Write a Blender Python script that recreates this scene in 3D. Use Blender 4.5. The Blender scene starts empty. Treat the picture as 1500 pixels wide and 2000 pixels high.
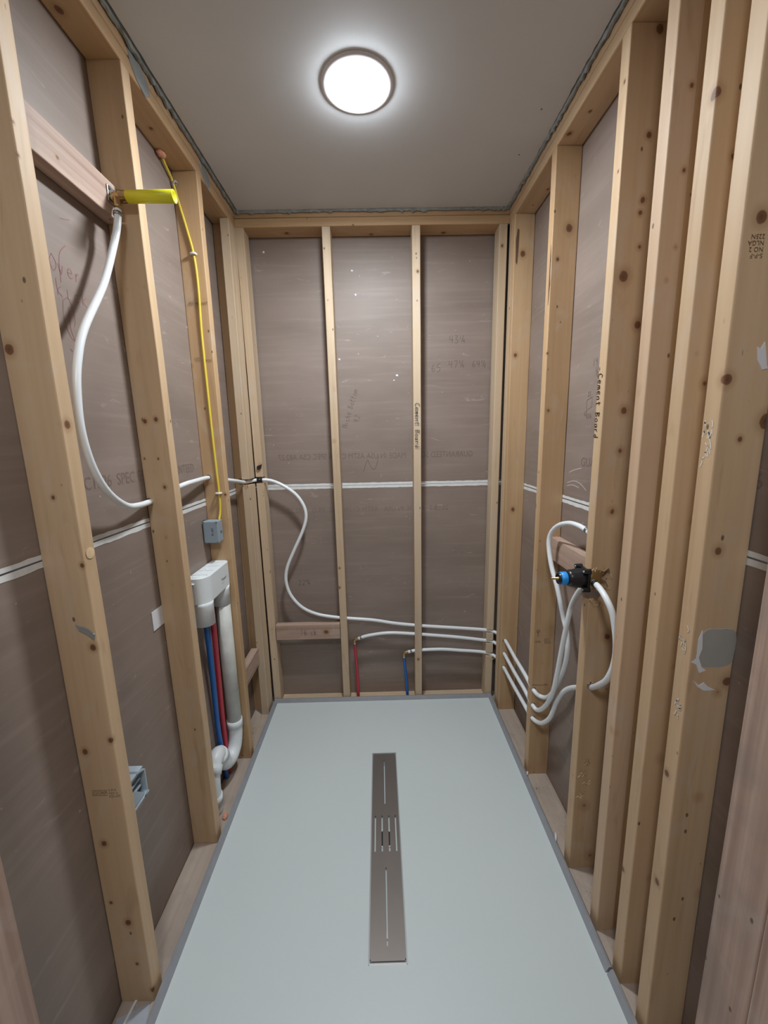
import bpy, bmesh, math, random
from mathutils import Vector, Matrix
random.seed(7)
SC = bpy.context.scene
COL = SC.collection

# ------------------------------------------------------------------ camera
F, PT, YW, RL = 776.892, 0.18097, 0.00987, -0.02054
CAMZ = 1.5005
ex = Vector((math.cos(YW), -math.sin(YW), 0)); ey = Vector((math.sin(YW), math.cos(YW), 0)); ez = Vector((0, 0, 1))
fw = ey * math.cos(PT) - ez * math.sin(PT); upv = ey * math.sin(PT) + ez * math.cos(PT)
rt = ex * math.cos(RL) + upv * math.sin(RL); up = -ex * math.sin(RL) + upv * math.cos(RL)
cam = bpy.data.objects.new('camera', bpy.data.cameras.new('camera')); COL.objects.link(cam)
M = Matrix((rt, up, -fw)).transposed().to_4x4(); M.translation = Vector((0, 0, CAMZ)); cam.matrix_world = M
cam.data.sensor_fit = 'HORIZONTAL'; cam.data.sensor_width = 36; cam.data.lens = F / 1500 * 36; cam.data.clip_start = 0.02
SC.camera = cam

# ------------------------------------------------------------------ light and exposure
SC.view_settings.view_transform = 'Standard'; SC.view_settings.look = 'None'
SC.view_settings.gamma = 1; SC.view_settings.use_curve_mapping = False
SC.view_settings.exposure = 1.06
LAMP = 33.0         # emission of the round ceiling lamp's lens
BATH = 8.0         # W, lamp of the room behind the camera
wd = bpy.data.worlds.new('world'); SC.world = wd; wd.use_nodes = True
wd.node_tree.nodes['Background'].inputs[0].default_value = (.8, .85, 1, 1)
wd.node_tree.nodes['Background'].inputs[1].default_value = .25
DOWN = 8.2          # W, the round lamp's downward light
ld = bpy.data.lights.new('bathroom_lamp', 'AREA'); ld.shape = 'DISK'; ld.size = .3; ld.energy = BATH; ld.color = (.92, .96, 1)
lo = bpy.data.objects.new('bathroom_lamp', ld); COL.objects.link(lo); lo.location = (-.10, -.30, 2.505)

# ------------------------------------------------------------------ materials
def new_mat(name):
    m = bpy.data.materials.new(name); m.use_nodes = True
    nt = m.node_tree; return m, nt, nt.nodes['Principled BSDF']
def plain(name, col, rough=.5, metal=0, spec=.5, noise=0, nscale=20, bump=0, coat=0):
    m, nt, b = new_mat(name); N, L = nt.nodes, nt.links
    b.inputs['Base Color'].default_value = (*col, 1); b.inputs['Roughness'].default_value = rough
    b.inputs['Metallic'].default_value = metal; b.inputs['Specular IOR Level'].default_value = spec
    b.inputs['Coat Weight'].default_value = coat
    if noise or bump:
        tc = N.new('ShaderNodeTexCoord'); n = N.new('ShaderNodeTexNoise'); n.inputs['Scale'].default_value = nscale; n.inputs['Detail'].default_value = 5
        L.new(tc.outputs['Object'], n.inputs['Vector'])
        if noise:
            r = N.new('ShaderNodeMix'); r.data_type = 'RGBA'
            r.inputs[6].default_value = (*[c * (1 - noise) for c in col], 1); r.inputs[7].default_value = (*[min(1, c * (1 + noise)) for c in col], 1)
            L.new(n.outputs['Fac'], r.inputs[0]); L.new(r.outputs[2], b.inputs['Base Color'])
        if bump:
            bp = N.new('ShaderNodeBump'); bp.inputs['Strength'].default_value = bump; bp.inputs['Distance'].default_value = .002
            L.new(n.outputs['Fac'], bp.inputs['Height']); L.new(bp.outputs[0], b.inputs['Normal'])
    return m

def wood(name, tone='pine', axis='z', knots=(), seed=0., stain=0.):
    """lumber: long grain streaks, a list of knots (x,y,z,r in object space), scuffs"""
    m, nt, b = new_mat(name); N, L = nt.nodes, nt.links
    pal = {'pine': ((.63, .445, .275), (.50, .335, .195)), 'gold': ((.60, .405, .228), (.47, .295, .158)),
           'pale': ((.62, .48, .335), (.49, .355, .23)),
           'rose': ((.63, .45, .30), (.52, .35, .225)), 'fir': ((.50, .36, .285), (.37, .245, .19)), 'dusty': ((.47, .385, .32), (.36, .28, .225))}[tone]
    tc = N.new('ShaderNodeTexCoord')
    def mapped(scale, off):
        mp = N.new('ShaderNodeMapping'); L.new(tc.outputs['Object'], mp.inputs['Vector'])
        mp.inputs['Scale'].default_value = scale; mp.inputs['Location'].default_value = (off, off * .7, off * 1.3); return mp
    def sc(a, l):
        return {'z': (a, a, l), 'y': (a, l, a), 'x': (l, a, a)}[axis]
    def noise(scale, off, detail=4, dist=0):
        n = N.new('ShaderNodeTexNoise'); n.inputs['Scale'].default_value = 1; n.inputs['Detail'].default_value = detail; n.inputs['Distortion'].default_value = dist
        L.new(mapped(scale, off).outputs[0], n.inputs['Vector']); return n
    def ramp(src, p0, p1, c0=(0, 0, 0, 1), c1=(1, 1, 1, 1)):
        r = N.new('ShaderNodeValToRGB'); r.color_ramp.elements[0].position = p0; r.color_ramp.elements[1].position = p1
        r.color_ramp.elements[0].color = c0; r.color_ramp.elements[1].color = c1; L.new(src, r.inputs[0]); return r
    def mix(fac, a, c, mode='MIX'):
        x = N.new('ShaderNodeMix'); x.data_type = 'RGBA'; x.blend_type = mode
        for i, v in ((0, fac), (6, a), (7, c)):
            if hasattr(v, 'links'): L.new(v, x.inputs[i])
            else: x.inputs[i].default_value = v if i == 0 else (*v, 1)
        return x.outputs[2]
    g1 = noise(sc(14, .55), seed, 3, .6)
    g2 = noise(sc(75, 1.1), seed + 3, 4, .2)
    c = mix(ramp(g1.outputs['Fac'], .32, .68).outputs[0], pal[1], pal[0])
    s2 = ramp(g2.outputs['Fac'], .36, .62)
    c = mix(.22 if tone != 'fir' else .75, c, mix(s2.outputs[0], pal[1], pal[0]))
    if tone == 'fir':
        g3 = noise(sc(38, .5), seed + 9, 2, .4)
        c = mix(ramp(g3.outputs['Fac'], .55, .66, (0, 0, 0, 1), (.55, .55, .55, 1)).outputs[0], c, (.26, .15, .11))
    # grey handling scuffs
    s = noise(sc(9, 5), seed + 5, 6, 1)
    c = mix(ramp(s.outputs['Fac'], .56, .72, (0, 0, 0, 1), (.30, .30, .30, 1)).outputs[0], c, (.56, .50, .44))
    # short pencil-thin nicks and dull brown handling marks
    k1 = noise(sc(130, 26), seed + 11, 1)
    c = mix(ramp(k1.outputs['Fac'], .80, .83, (0, 0, 0, 1), (.55, .55, .55, 1)).outputs[0], c, (.16, .11, .075))
    k2 = noise(sc(22, 3.5), seed + 13, 5, 1.2)
    c = mix(ramp(k2.outputs['Fac'], .60, .76, (0, 0, 0, 1), (.38, .38, .38, 1)).outputs[0], c, (.34, .215, .115))
    if stain:
        d = noise((6, 6, 6), seed + 8, 6, .8)
        c = mix(ramp(d.outputs['Fac'], .5, .7, (0, 0, 0, 1), (stain, stain, stain, 1)).outputs[0], c, (.22, .19, .17))
    # tiny nail and insect specks
    v = N.new('ShaderNodeTexVoronoi'); v.inputs['Scale'].default_value = 19; L.new(mapped(sc(1, .55), seed + 2).outputs[0], v.inputs['Vector'])
    c = mix(ramp(v.outputs['Distance'], .045, .07, (.8, .8, .8, 1), (0, 0, 0, 1)).outputs[0], c, (.07, .045, .03))
    if knots:
        wob = noise((60, 60, 60), seed + 1, 2)
        tot = None; halo = None
        stretch = {'z': (1, 1, .82), 'y': (1, .82, 1), 'x': (.82, 1, 1)}[axis]
        for (kx, ky, kz, kr) in knots:
            sub = N.new('ShaderNodeVectorMath'); sub.operation = 'SUBTRACT'; L.new(tc.outputs['Object'], sub.inputs[0]); sub.inputs[1].default_value = (kx, ky, kz)
            mu = N.new('ShaderNodeVectorMath'); mu.operation = 'MULTIPLY'; L.new(sub.outputs[0], mu.inputs[0]); mu.inputs[1].default_value = [q / kr for q in stretch]
            le = N.new('ShaderNodeVectorMath'); le.operation = 'LENGTH'; L.new(mu.outputs[0], le.inputs[0])
            if tot is None: tot = le.outputs['Value']
            else:
                mn = N.new('ShaderNodeMath'); mn.operation = 'MINIMUM'; L.new(tot, mn.inputs[0]); L.new(le.outputs['Value'], mn.inputs[1]); tot = mn.outputs[0]
        ad = N.new('ShaderNodeMath'); ad.operation = 'MULTIPLY_ADD'; L.new(wob.outputs['Fac'], ad.inputs[0]); ad.inputs[1].default_value = .5; L.new(tot, ad.inputs[2])
        c = mix(ramp(ad.outputs[0], .0, .0).outputs[0], c, c) if False else c
        # soft brown halo then dark core (distance in knot radii, shifted by .25 of noise)
        def rng(a, e, top):
            r = N.new('ShaderNodeMapRange'); r.interpolation_type = 'SMOOTHSTEP'; L.new(ad.outputs[0], r.inputs['Value'])
            r.inputs['From Min'].default_value = a; r.inputs['From Max'].default_value = e; r.inputs['To Min'].default_value = top; r.inputs['To Max'].default_value = 0; return r.outputs[0]
        c = mix(rng(1.1, 2.7, .5), c, (.36, .20, .10))
        c = mix(rng(1.0, 1.3, .93), c, (.17, .075, .035))
        c = mix(rng(.45, .8, .5), c, (.10, .045, .025))
    L.new(c, b.inputs['Base Color'])
    b.inputs['Roughness'].default_value = .55; b.inputs['Specular IOR Level'].default_value = .35
    bp = N.new('ShaderNodeBump'); bp.inputs['Strength'].default_value = .25; bp.inputs['Distance'].default_value = .001
    L.new(g2.outputs['Fac'], bp.inputs['Height']); L.new(bp.outputs[0], b.inputs['Normal'])
    return m

def paper(name, seed=0.):
    """brown back paper of the drywall: faint cloudy tone, pale scrapes, chalk specks"""
    m, nt, b = new_mat(name); N, L = nt.nodes, nt.links
    tc = N.new('ShaderNodeTexCoord')
    def nz(scale, off, det=5, dist=0):
        mp = N.new('ShaderNodeMapping'); mp.inputs['Scale'].default_value = scale; mp.inputs['Location'].default_value = (off, off, off); L.new(tc.outputs['Object'], mp.inputs['Vector'])
        n = N.new('ShaderNodeTexNoise'); n.inputs['Scale'].default_value = 1; n.inputs['Detail'].default_value = det; n.inputs['Distortion'].default_value = dist; L.new(mp.outputs[0], n.inputs['Vector']); return n.outputs['Fac']
    def ramp(src, p0, p1, a, c):
        r = N.new('ShaderNodeValToRGB'); e = r.color_ramp.elements; e[0].position = p0; e[1].position = p1; e[0].color = (*a, 1); e[1].color = (*c, 1); L.new(src, r.inputs[0]); return r.outputs[0]
    def mix(f, a, c):
        x = N.new('ShaderNodeMix'); x.data_type = 'RGBA'; L.new(f, x.inputs[0])
        for i, v in ((6, a), (7, c)):
            if hasattr(v, 'links'): L.new(v, x.inputs[i])
            else: x.inputs[i].default_value = (*v, 1)
        return x.outputs[2]
    g = lambda v: (v, v, v)
    c = ramp(nz((2.5, 2.5, 7), seed), .3, .7, (.225, .172, .143), (.285, .222, .188))
    c = mix(ramp(nz((3, 3, 55), seed + 4, 3), .5, .75, g(0), g(.3)), c, (.37, .29, .26))
    c = mix(ramp(nz((9, 9, 30), seed + 6, 7, 1.5), .66, .74, g(0), g(.5)), c, (.46, .38, .35))
    c = mix(ramp(nz((60, 60, 60), seed + 2, 2), .76, .80, g(0), g(.7)), c, (.62, .56, .52))
    L.new(c, b.inputs['Base Color']); b.inputs['Roughness'].default_value = .52; b.inputs['Specular IOR Level'].default_value = .5
    bp = N.new('ShaderNodeBump'); bp.inputs['Strength'].default_value = .15; bp.inputs['Distance'].default_value = .001
    L.new(nz((3, 3, 40), seed + 4, 3), bp.inputs['Height']); L.new(bp.outputs[0], b.inputs['Normal'])
    return m

M_CEIL = plain('ceiling_paint', (.60, .60, .61), .75, noise=.03, nscale=6, bump=.05)
M_GAP = plain('ceiling_gap_rough', (.27, .285, .28), .85, noise=.5, nscale=45, bump=.8)
M_EDGE = plain('drywall_white_edge', (.74, .74, .72), .7, noise=.12, nscale=60)
M_WHITEWALL = plain('white_wall_paint', (.72, .70, .67), .8)
M_FLOOR = plain('plywood_subfloor', (.34, .25, .18), .8, noise=.25, nscale=12)
M_PAN = plain('shower_tray_grey_white', (.60, .655, .655), .42, spec=.4, noise=.025, nscale=3)
M_RIM = plain('rim_aluminium', (.37, .38, .41), .33, metal=.35, noise=.12, nscale=30)
M_STEEL = plain('drain_cover_bronze_steel', (.235, .208, .193), .42, metal=.75, noise=.08, nscale=8)
M_STEELE = plain('bright_steel', (.62, .63, .64), .28, metal=.9)
M_HOLE = plain('dark_drain', (.01, .01, .01), .6)
M_PEX = plain('white_pipe_plastic', (.80, .83, .85), .32, spec=.5)
M_PVC = plain('white_pvc', (.78, .82, .83), .35)
M_PVCD = plain('dusty_pvc_pipe', (.60, .60, .56), .5, noise=.3, nscale=16)
M_RED = plain('red_pipe_plastic', (.50, .035, .06), .35)
M_BLUE = plain('blue_pipe_plastic', (.012, .12, .42), .35)
M_YEL = plain('yellow_plastic', (.74, .70, .025), .4)
M_CABLE = plain('yellow_cable_jacket', (.72, .55, .06), .45)
M_BRASS = plain('brass', (.48, .34, .16), .35, metal=.9, noise=.2, nscale=60)
M_CRIMP = plain('crimp_ring_steel', (.35, .37, .38), .3, metal=.9)
M_BLACK = plain('black_plastic', (.012, .012, .014), .32)
M_CYAN = plain('bright_blue_plastic', (.02, .30, .80), .4)
M_GREY = plain('blue_grey_plastic', (.28, .34, .39), .5, noise=.05)
M_GREYL = plain('pale_blue_grey_plastic', (.40, .48, .54), .45)
M_WCLIP = plain('white_clip', (.78, .78, .76), .5)
M_INK = plain('black_marker_ink', (.015, .014, .014), .6)
M_PENCIL = plain('pencil_mark', (.12, .09, .08), .6)
M_REDPEN = plain('red_pencil', (.26, .10, .10), .6)
M_PRINT = plain('faint_factory_print', (.185, .135, .12), .6, noise=.15, nscale=80)
M_PRINT2 = plain('fainter_factory_print', (.215, .158, .138), .6)
M_PRINT3 = plain('faintest_factory_print', (.20, .148, .125), .55, noise=.2, nscale=120)
M_STAMP = plain('lumber_stamp_ink', (.16, .10, .06), .7)
M_PUTTY = plain('grey_joint_compound', (.36, .345, .32), .55, noise=.08, nscale=25)
M_PAPERW = plain('torn_white_paper', (.72, .72, .74), .6)
M_BARK = plain('bark', (.13, .07, .045), .8, noise=.5, nscale=80)
M_PAPERE = plain('torn_brown_paper', (.50, .44, .42), .6)
M_SCUFF = plain('pale_scuff', (.68, .62, .54), .6)
M_FOIL = plain('grey_metal_tape', (.36, .38, .38), .45, metal=.4, noise=.2, nscale=30)
M_FOAM = plain('orange_pink_foam', (.72, .34, .22), .8, noise=.2, nscale=60, bump=.8)
M_DUST = plain('sawdust', (.60, .47, .33), .9, noise=.2, nscale=200)
M_SPLINT = plain('raw_torn_wood', (.72, .53, .32), .8, noise=.3, nscale=60, bump=.6)

def emit(name, col, s):
    m, nt, b = new_mat(name); b.inputs['Base Color'].default_value = (.9, .9, .9, 1); b.inputs['Roughness'].default_value = .4
    b.inputs['Emission Color'].default_value = (*col, 1); b.inputs['Emission Strength'].default_value = s; return m
M_LENS = emit('glowing_lens', (.86, .94, 1.0), LAMP)

# ------------------------------------------------------------------ builders
def link(name, me, mat, parent=None, loc=None, smooth=False):
    o = bpy.data.objects.new(name, me); COL.objects.link(o)
    if mat: me.materials.append(mat)
    if smooth:
        for p in me.polygons: p.use_smooth = True
    if parent is not None:
        o.parent = parent
        off = parent_world(parent); me.transform(Matrix.Translation(-off))
    elif loc is not None:
        me.transform(Matrix.Translation(-Vector(loc))); o.location = loc
    return o
def parent_world(p):
    v = Vector(p.location)
    while p.parent: p = p.parent; v += p.location
    return v
def bm_obj(name, bm, mat, parent=None, loc=None, smooth=False):
    me = bpy.data.meshes.new(name); bmesh.ops.recalc_face_normals(bm, faces=bm.faces); bm.to_mesh(me); bm.free()
    return link(name, me, mat, parent, loc, smooth)
def tag(o, label, cat, group=None):
    o['label'] = label; o['category'] = cat
    if group: o['group'] = group
    return o
def struct(o): o['kind'] = 'structure'; return o
def empty(name, loc, label, cat, group=None):
    o = bpy.data.objects.new(name, None); COL.objects.link(o); o.location = loc; o.empty_display_size = .03
    return tag(o, label, cat, group)

def add_box(bm, lo, hi, bev=0):
    b = bmesh.ops.create_cube(bm, size=1)['verts']
    for v in b: v.co = Vector([lo[i] + (v.co[i] + .5) * (hi[i] - lo[i]) for i in range(3)])
    if bev:
        es = list({e for v in b for e in v.link_edges}); bmesh.ops.bevel(bm, geom=es, offset=bev, segments=2, affect='EDGES', profile=.6)
def box(name, lo, hi, mat, parent=None, bev=0, loc=None):
    bm = bmesh.new(); add_box(bm, lo, hi, bev)
    return bm_obj(name, bm, mat, parent, loc or (None if parent else ((lo[0] + hi[0]) / 2, (lo[1] + hi[1]) / 2, lo[2])))
def smooth_path(pts, n=8):
    P = [Vector(p) for p in pts]; out = []
    for i in range(len(P) - 1):
        p0 = P[max(i - 1, 0)]; p1 = P[i]; p2 = P[i + 1]; p3 = P[min(i + 2, len(P) - 1)]
        for k in range(n):
            t = k / n
            out.append(.5 * ((2 * p1) + (p2 - p0) * t + (2 * p0 - 5 * p1 + 4 * p2 - p3) * t * t + (3 * p1 - p0 - 3 * p2 + p3) * t ** 3))
    out.append(P[-1]); return out
def add_tube(bm, path, r, sides=16, cap=True):
    n = len(path); rr = r if callable(r) else (lambda t: r)
    tan = [(path[min(i + 1, n - 1)] - path[max(i - 1, 0)]).normalized() for i in range(n)]
    a = Vector((0, 0, 1)) if abs(tan[0].z) < .9 else Vector((1, 0, 0))
    nrm = (a - tan[0] * a.dot(tan[0])).normalized(); rings = []
    for i in range(n):
        nrm = (nrm - tan[i] * nrm.dot(tan[i])).normalized(); bn = tan[i].cross(nrm); R_ = rr(i / max(n - 1, 1))
        rings.append([bm.verts.new(path[i] + (nrm * math.cos(2 * math.pi * k / sides) + bn * math.sin(2 * math.pi * k / sides)) * R_) for k in range(sides)])
    for i in range(n - 1):
        for k in range(sides):
            bm.faces.new((rings[i][k], rings[i][(k + 1) % sides], rings[i + 1][(k + 1) % sides], rings[i + 1][k]))
    if cap: bm.faces.new(rings[0][::-1]); bm.faces.new(rings[-1])
def tube(name, pts, r, mat, parent=None, n=8, sides=16, loc=None):
    bm = bmesh.new(); add_tube(bm, smooth_path(pts, n) if n > 1 else [Vector(p) for p in pts], r, sides)
    o = bm_obj(name, bm, mat, parent, loc if loc else (None if parent else tuple(pts[0])), True)
    return o
def add_lathe(bm, origin, axis, prof, seg=32, cap=True):
    """prof: list of (distance along axis, radius)"""
    ax = Vector(axis).normalized(); a = Vector((0, 0, 1)) if abs(ax.z) < .9 else Vector((1, 0, 0))
    u = ax.cross(a).normalized(); v = ax.cross(u); O = Vector(origin); rings = []
    for d, r in prof:
        rings.append([bm.verts.new(O + ax * d + (u * math.cos(2 * math.pi * k / seg) + v * math.sin(2 * math.pi * k / seg)) * max(r, 1e-5)) for k in range(seg)])
    for i in range(len(prof) - 1):
        for k in range(seg): bm.faces.new((rings[i][k], rings[i][(k + 1) % seg], rings[i + 1][(k + 1) % seg], rings[i + 1][k]))
    if cap: bm.faces.new(rings[0][::-1]); bm.faces.new(rings[-1])
def lathe(name, origin, axis, prof, mat, parent=None, seg=32, loc=None, autos=True):
    bm = bmesh.new(); add_lathe(bm, origin, axis, prof, seg)
    o = bm_obj(name, bm, mat, parent, loc if loc else (None if parent else tuple(origin)), False)
    # smooth only the curved band (caps stay flat)
    for p in o.data.polygons: p.use_smooth = len(p.vertices) == 4
    return o

def boolean_cut(o, cutters):
    """cut real holes / notches into a board; the cutters do not stay in the scene"""
    bmc = bmesh.new()
    for c in cutters:
        if c[0] == 'cyl':
            _, p, ax, r, ln = c; add_lathe(bmc, Vector(p) - Vector(ax).normalized() * ln / 2, ax, [(0, r), (ln, r)], 20)
        elif c[0] == 'prism':   # polygon (x,z) list extruded y0..y1
            _, poly, y0, y1 = c
            a = [bmc.verts.new((x, y0, z)) for x, z in poly]; d = [bmc.verts.new((x, y1, z)) for x, z in poly]; n = len(poly)
            bmc.faces.new(a); bmc.faces.new(d[::-1])
            for i in range(n): bmc.faces.new((a[i], d[i], d[(i + 1) % n], a[(i + 1) % n]))
        else:
            add_box(bmc, c[1], c[2])
    bmesh.ops.recalc_face_normals(bmc, faces=bmc.faces)
    me = bpy.data.meshes.new('cut'); bmc.to_mesh(me); bmc.free(); me.transform(Matrix.Translation(-Vector(o.location)))
    co = bpy.data.objects.new('cut', me); COL.objects.link(co); co.location = o.location
    md = o.modifiers.new('b', 'BOOLEAN'); md.object = co; md.operation = 'DIFFERENCE'; md.solver = 'EXACT'
    bpy.context.view_layer.update()
    new = bpy.data.meshes.new_from_object(o.evaluated_get(bpy.context.evaluated_depsgraph_get()))
    o.modifiers.clear(); old = o.data; new.name = old.name; o.data = new; bpy.data.meshes.remove(old)
    if len(new.materials) == 0 and len(me.materials) == 0: pass
    bpy.data.objects.remove(co); bpy.data.meshes.remove(me)

def lumber(name, c0, c1, u, v, hu, hv, mat, loc=None, segs=24, wav=.0007, rnd=.003, name_seed=0):
    """a board running from centre c0 to centre c1, half sizes hu (along u) and hv (along v), eased edges, slight bow"""
    c0, c1, u, v = Vector(c0), Vector(c1), Vector(u), Vector(v)
    rs = random.Random(name_seed); ph = [rs.uniform(0, 6.28) for _ in range(4)]
    sec = []
    for (sx, sy, a0) in ((1, 1, 0), (-1, 1, 90), (-1, -1, 180), (1, -1, 270)):
        for da in (0, 30, 60, 90):
            a = math.radians(a0 + da); sec.append((sx * (hu - rnd) + rnd * math.cos(a), sy * (hv - rnd) + rnd * math.sin(a)))
    bm = bmesh.new(); rings = []
    for i in range(segs + 1):
        t = i / segs; c = c0.lerp(c1, t) + u * wav * math.sin(ph[0] + 5 * t) + v * wav * math.sin(ph[1] + 4 * t)
        k = wav * .5 * math.sin(ph[2] + 37 * t)
        rings.append([bm.verts.new(c + u * (a + (k if a > 0 else 0)) + v * (b_ + (k if b_ < 0 else 0))) for a, b_ in sec])
    n = len(sec)
    for i in range(segs):
        for k in range(n): bm.faces.new((rings[i][k], rings[i][(k + 1) % n], rings[i + 1][(k + 1) % n], rings[i + 1][k]))
    bm.faces.new(rings[0][::-1]); bm.faces.new(rings[-1])
    lo_ = loc or tuple(c0)
    return bm_obj(name, bm, mat, None, lo_)

def rel(knots, loc): return [(x - loc[0], y - loc[1], z - loc[2], r) for x, y, z, r in knots]

# ------------------------------------------------------------------ writing
def plane_fn(o, dx, dy, nrm, lift=.0004):
    o, dx, dy, nrm = Vector(o), Vector(dx).normalized(), Vector(dy).normalized(), Vector(nrm).normalized()
    return lambda a, b_: o + dx * a + dy * b_ + nrm * lift
def ribbons(name, lines, fn, w, mat, parent, sm=True):
    bm = bmesh.new()
    for ln in lines:
        pts = ln
        if sm and len(ln) > 2:
            sp = smooth_path([(a, b_, 0) for a, b_ in ln], 4); pts = [(p.x, p.y) for p in sp]
        prev = None
        for i, (a, b_) in enumerate(pts):
            a0, b0 = pts[max(i - 1, 0)]; a1, b1 = pts[min(i + 1, len(pts) - 1)]
            d = Vector((a1 - a0, b1 - b0)); d = d.normalized() if d.length > 1e-9 else Vector((1, 0)); q = Vector((-d.y, d.x)) * w / 2
            cur = (bm.verts.new(fn(a + q.x, b_ + q.y)), bm.verts.new(fn(a - q.x, b_ - q.y)))
            if prev: bm.faces.new((prev[0], cur[0], cur[1], prev[1]))
            prev = cur
    return bm_obj(name, bm, mat, parent)
G = {  # hand letters on a 0..1 high box
 'C': [[(.55, .85), (.3, 1), (.05, .6), (.1, .2), (.4, .05), (.6, .2)]], 'e': [[(.1, .35), (.45, .4), (.4, .62), (.18, .6), (.1, .3), (.3, .05), (.5, .15)]],
 'm': [[(.05, 0), (.08, .55)], [(.08, .4), (.25, .58), (.3, .05)], [(.3, .4), (.48, .58), (.55, 0)]], 'n': [[(.08, 0), (.1, .55)], [(.1, .4), (.3, .6), (.42, .4), (.42, 0)]],
 't': [[(.25, 1), (.22, .1), (.4, 0)], [(.02, .62), (.5, .68)]], 'B': [[(.08, 0), (.1, 1)], [(.1, 1), (.5, .8), (.1, .52), (.55, .3), (.08, 0)]],
 'o': [[(.3, .6), (.08, .3), (.3, 0), (.5, .3), (.3, .6)]], 'a': [[(.45, .55), (.12, .45), (.15, .05), (.42, .2), (.46, .55), (.5, 0)]],
 'r': [[(.1, 0), (.12, .55)], [(.12, .35), (.28, .58), (.42, .52)]], 'd': [[(.42, .45), (.12, .4), (.15, .02), (.42, .15)], [(.46, 1), (.42, 0)]],
 'N': [[(.05, 0), (.1, 1), (.45, .05), (.5, 1)]], 'i': [[(.2, 0), (.22, .6)]], 'c': [[(.42, .55), (.12, .45), (.15, .05), (.45, .1)]],
 'h': [[(.1, 1), (.08, 0)], [(.1, .4), (.3, .6), (.4, 0)]], 'k': [[(.1, 1), (.08, 0)], [(.45, .6), (.1, .3), (.45, 0)]],
 'O': [[(.3, 1), (.02, .5), (.3, 0), (.58, .5), (.3, 1)]], 'v': [[(.05, .6), (.22, 0), (.42, .6)]],
 '0': [[(.3, 1), (.05, .5), (.3, 0), (.52, .5), (.3, 1)]], '1': [[(.25, 1), (.22, 0)]], '2': [[(.05, .8), (.3, 1), (.45, .7), (.05, 0)], [(.05, 0), (.5, .05)]],
 '3': [[(.05, .95), (.48, .95), (.2, .58), (.48, .3), (.25, 0), (.02, .12)]], '4': [[(.1, 1), (.05, .5), (.48, .52)], [(.42, 1), (.38, 0)]],
 '5': [[(.5, 1), (.12, .95), (.1, .58), (.42, .5), (.4, .1), (.05, 0)]], '6': [[(.35, 1), (.08, .4), (.25, 0), (.48, .22), (.3, .45), (.1, .28)]],
 '7': [[(.05, .95), (.5, .98), (.22, 0)]], '9': [[(.45, .75), (.2, .95), (.12, .6), (.42, .62), (.42, 0)]], '/': [[(.4, 1), (.05, 0)]], ' ': []}
def hand(name, text, fn, h, w, mat, parent, adv=.72):
    ls = []; x = 0
    for ch in text:
        small = False
        if ch in '¼½¾':
            a, b_ = {'¼': '14', '½': '12', '¾': '34'}[ch]
            for g in G[a]: ls.append([(x + p * h * .5, h * (.55 + q * .5)) for p, q in g])
            ls.append([(x + .55 * h, h * 1.05), (x + .25 * h, h * .1)])
            for g in G[b_]: ls.append([(x + h * .45 + p * h * .5, h * (0 + q * .5)) for p, q in g])
            x += h * .9; continue
        for g in G[ch]: ls.append([(x + (p + random.uniform(-.03, .03)) * h, q * h) for p, q in g])
        x += adv * h
    return ribbons(name, ls, fn, w, mat, parent)
def printed(name, text, o, dx, dy, nrm, size, mat, parent, mirror=False, lift=.0005, spacing=1., squeeze=1.):
    cu = bpy.data.curves.new('txt', 'FONT'); cu.body = text; cu.size = size; cu.space_character = spacing; cu.space_line = .95; cu.resolution_u = 3
    t = bpy.data.objects.new('txt', cu); COL.objects.link(t); bpy.context.view_layer.update()
    me = bpy.data.meshes.new_from_object(t.evaluated_get(bpy.context.evaluated_depsgraph_get()))
    bpy.data.objects.remove(t); bpy.data.curves.remove(cu)
    w = max((v.co.x for v in me.vertices), default=0)
    fn = plane_fn(o, dx, dy, nrm, lift)
    for v in me.vertices: v.co = fn(((w - v.co.x) if mirror else v.co.x) * squeeze, v.co.y)
    me.materials.clear(); me.name = name
    return link(name, me, mat, parent)

# ------------------------------------------------------------------ dimensions (metres, z=0 subfloor)
XL, XR = -.6314, .6208          # room-side faces of the side stud walls
WL, WR, WB = -.7205, .710, 2.120  # brown drywall seen through the studs
PB, PM, PTOP = 2.459, 2.497, 2.535  # underside of the plates, joint between them, top
CZ = 2.523                      # ceiling underside

# ------------------------------------------------------------------ setting
struct(box('floor', (-1.8, -2.3, -.05), (1.8, 2.2, 0), M_FLOOR))
bm = bmesh.new()                                      # ceiling board with ragged cut edges
n = 90; pts = []
def rg(a): return random.uniform(-a, a)
pts += [(-1.8, -2.3), (1.8, -2.3), (1.8, .38), (.612, .38)]
for i in range(n): t = i / n; pts.append((.606 + rg(.0016) + .002 * math.sin(9 * t), .38 + t * 1.632))
pts.append((.603, 2.006))
for i in range(1, n): t = i / n; pts.append((.603 - t * 1.215, 2.006 + rg(.0012)))
pts.append((-.612, 2.006))
for i in range(1, n): t = i / n; pts.append((-.611 + rg(.0007), 2.006 - t * 1.626))
pts += [(-.611, .38), (-1.8, .38)]
lo_v = [bm.verts.new((x, y, CZ)) for x, y in pts]; hi_v = [bm.verts.new((x, y, CZ + .0125)) for x, y in pts]
bm.faces.new(lo_v); bm.faces.new(hi_v[::-1])
for i in range(len(pts)): j = (i + 1) % len(pts); bm.faces.new((lo_v[i], hi_v[i], hi_v[j], lo_v[j]))
struct(bm_obj('ceiling', bm, M_CEIL, None, (0, 0, CZ)))
struct(box('light_block_slab', (-1.8, -2.3, 2.5365), (1.8, 2.2, 2.62), M_FLOOR))  # unseen slab above ceiling and plates, added to keep light from leaking
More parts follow.
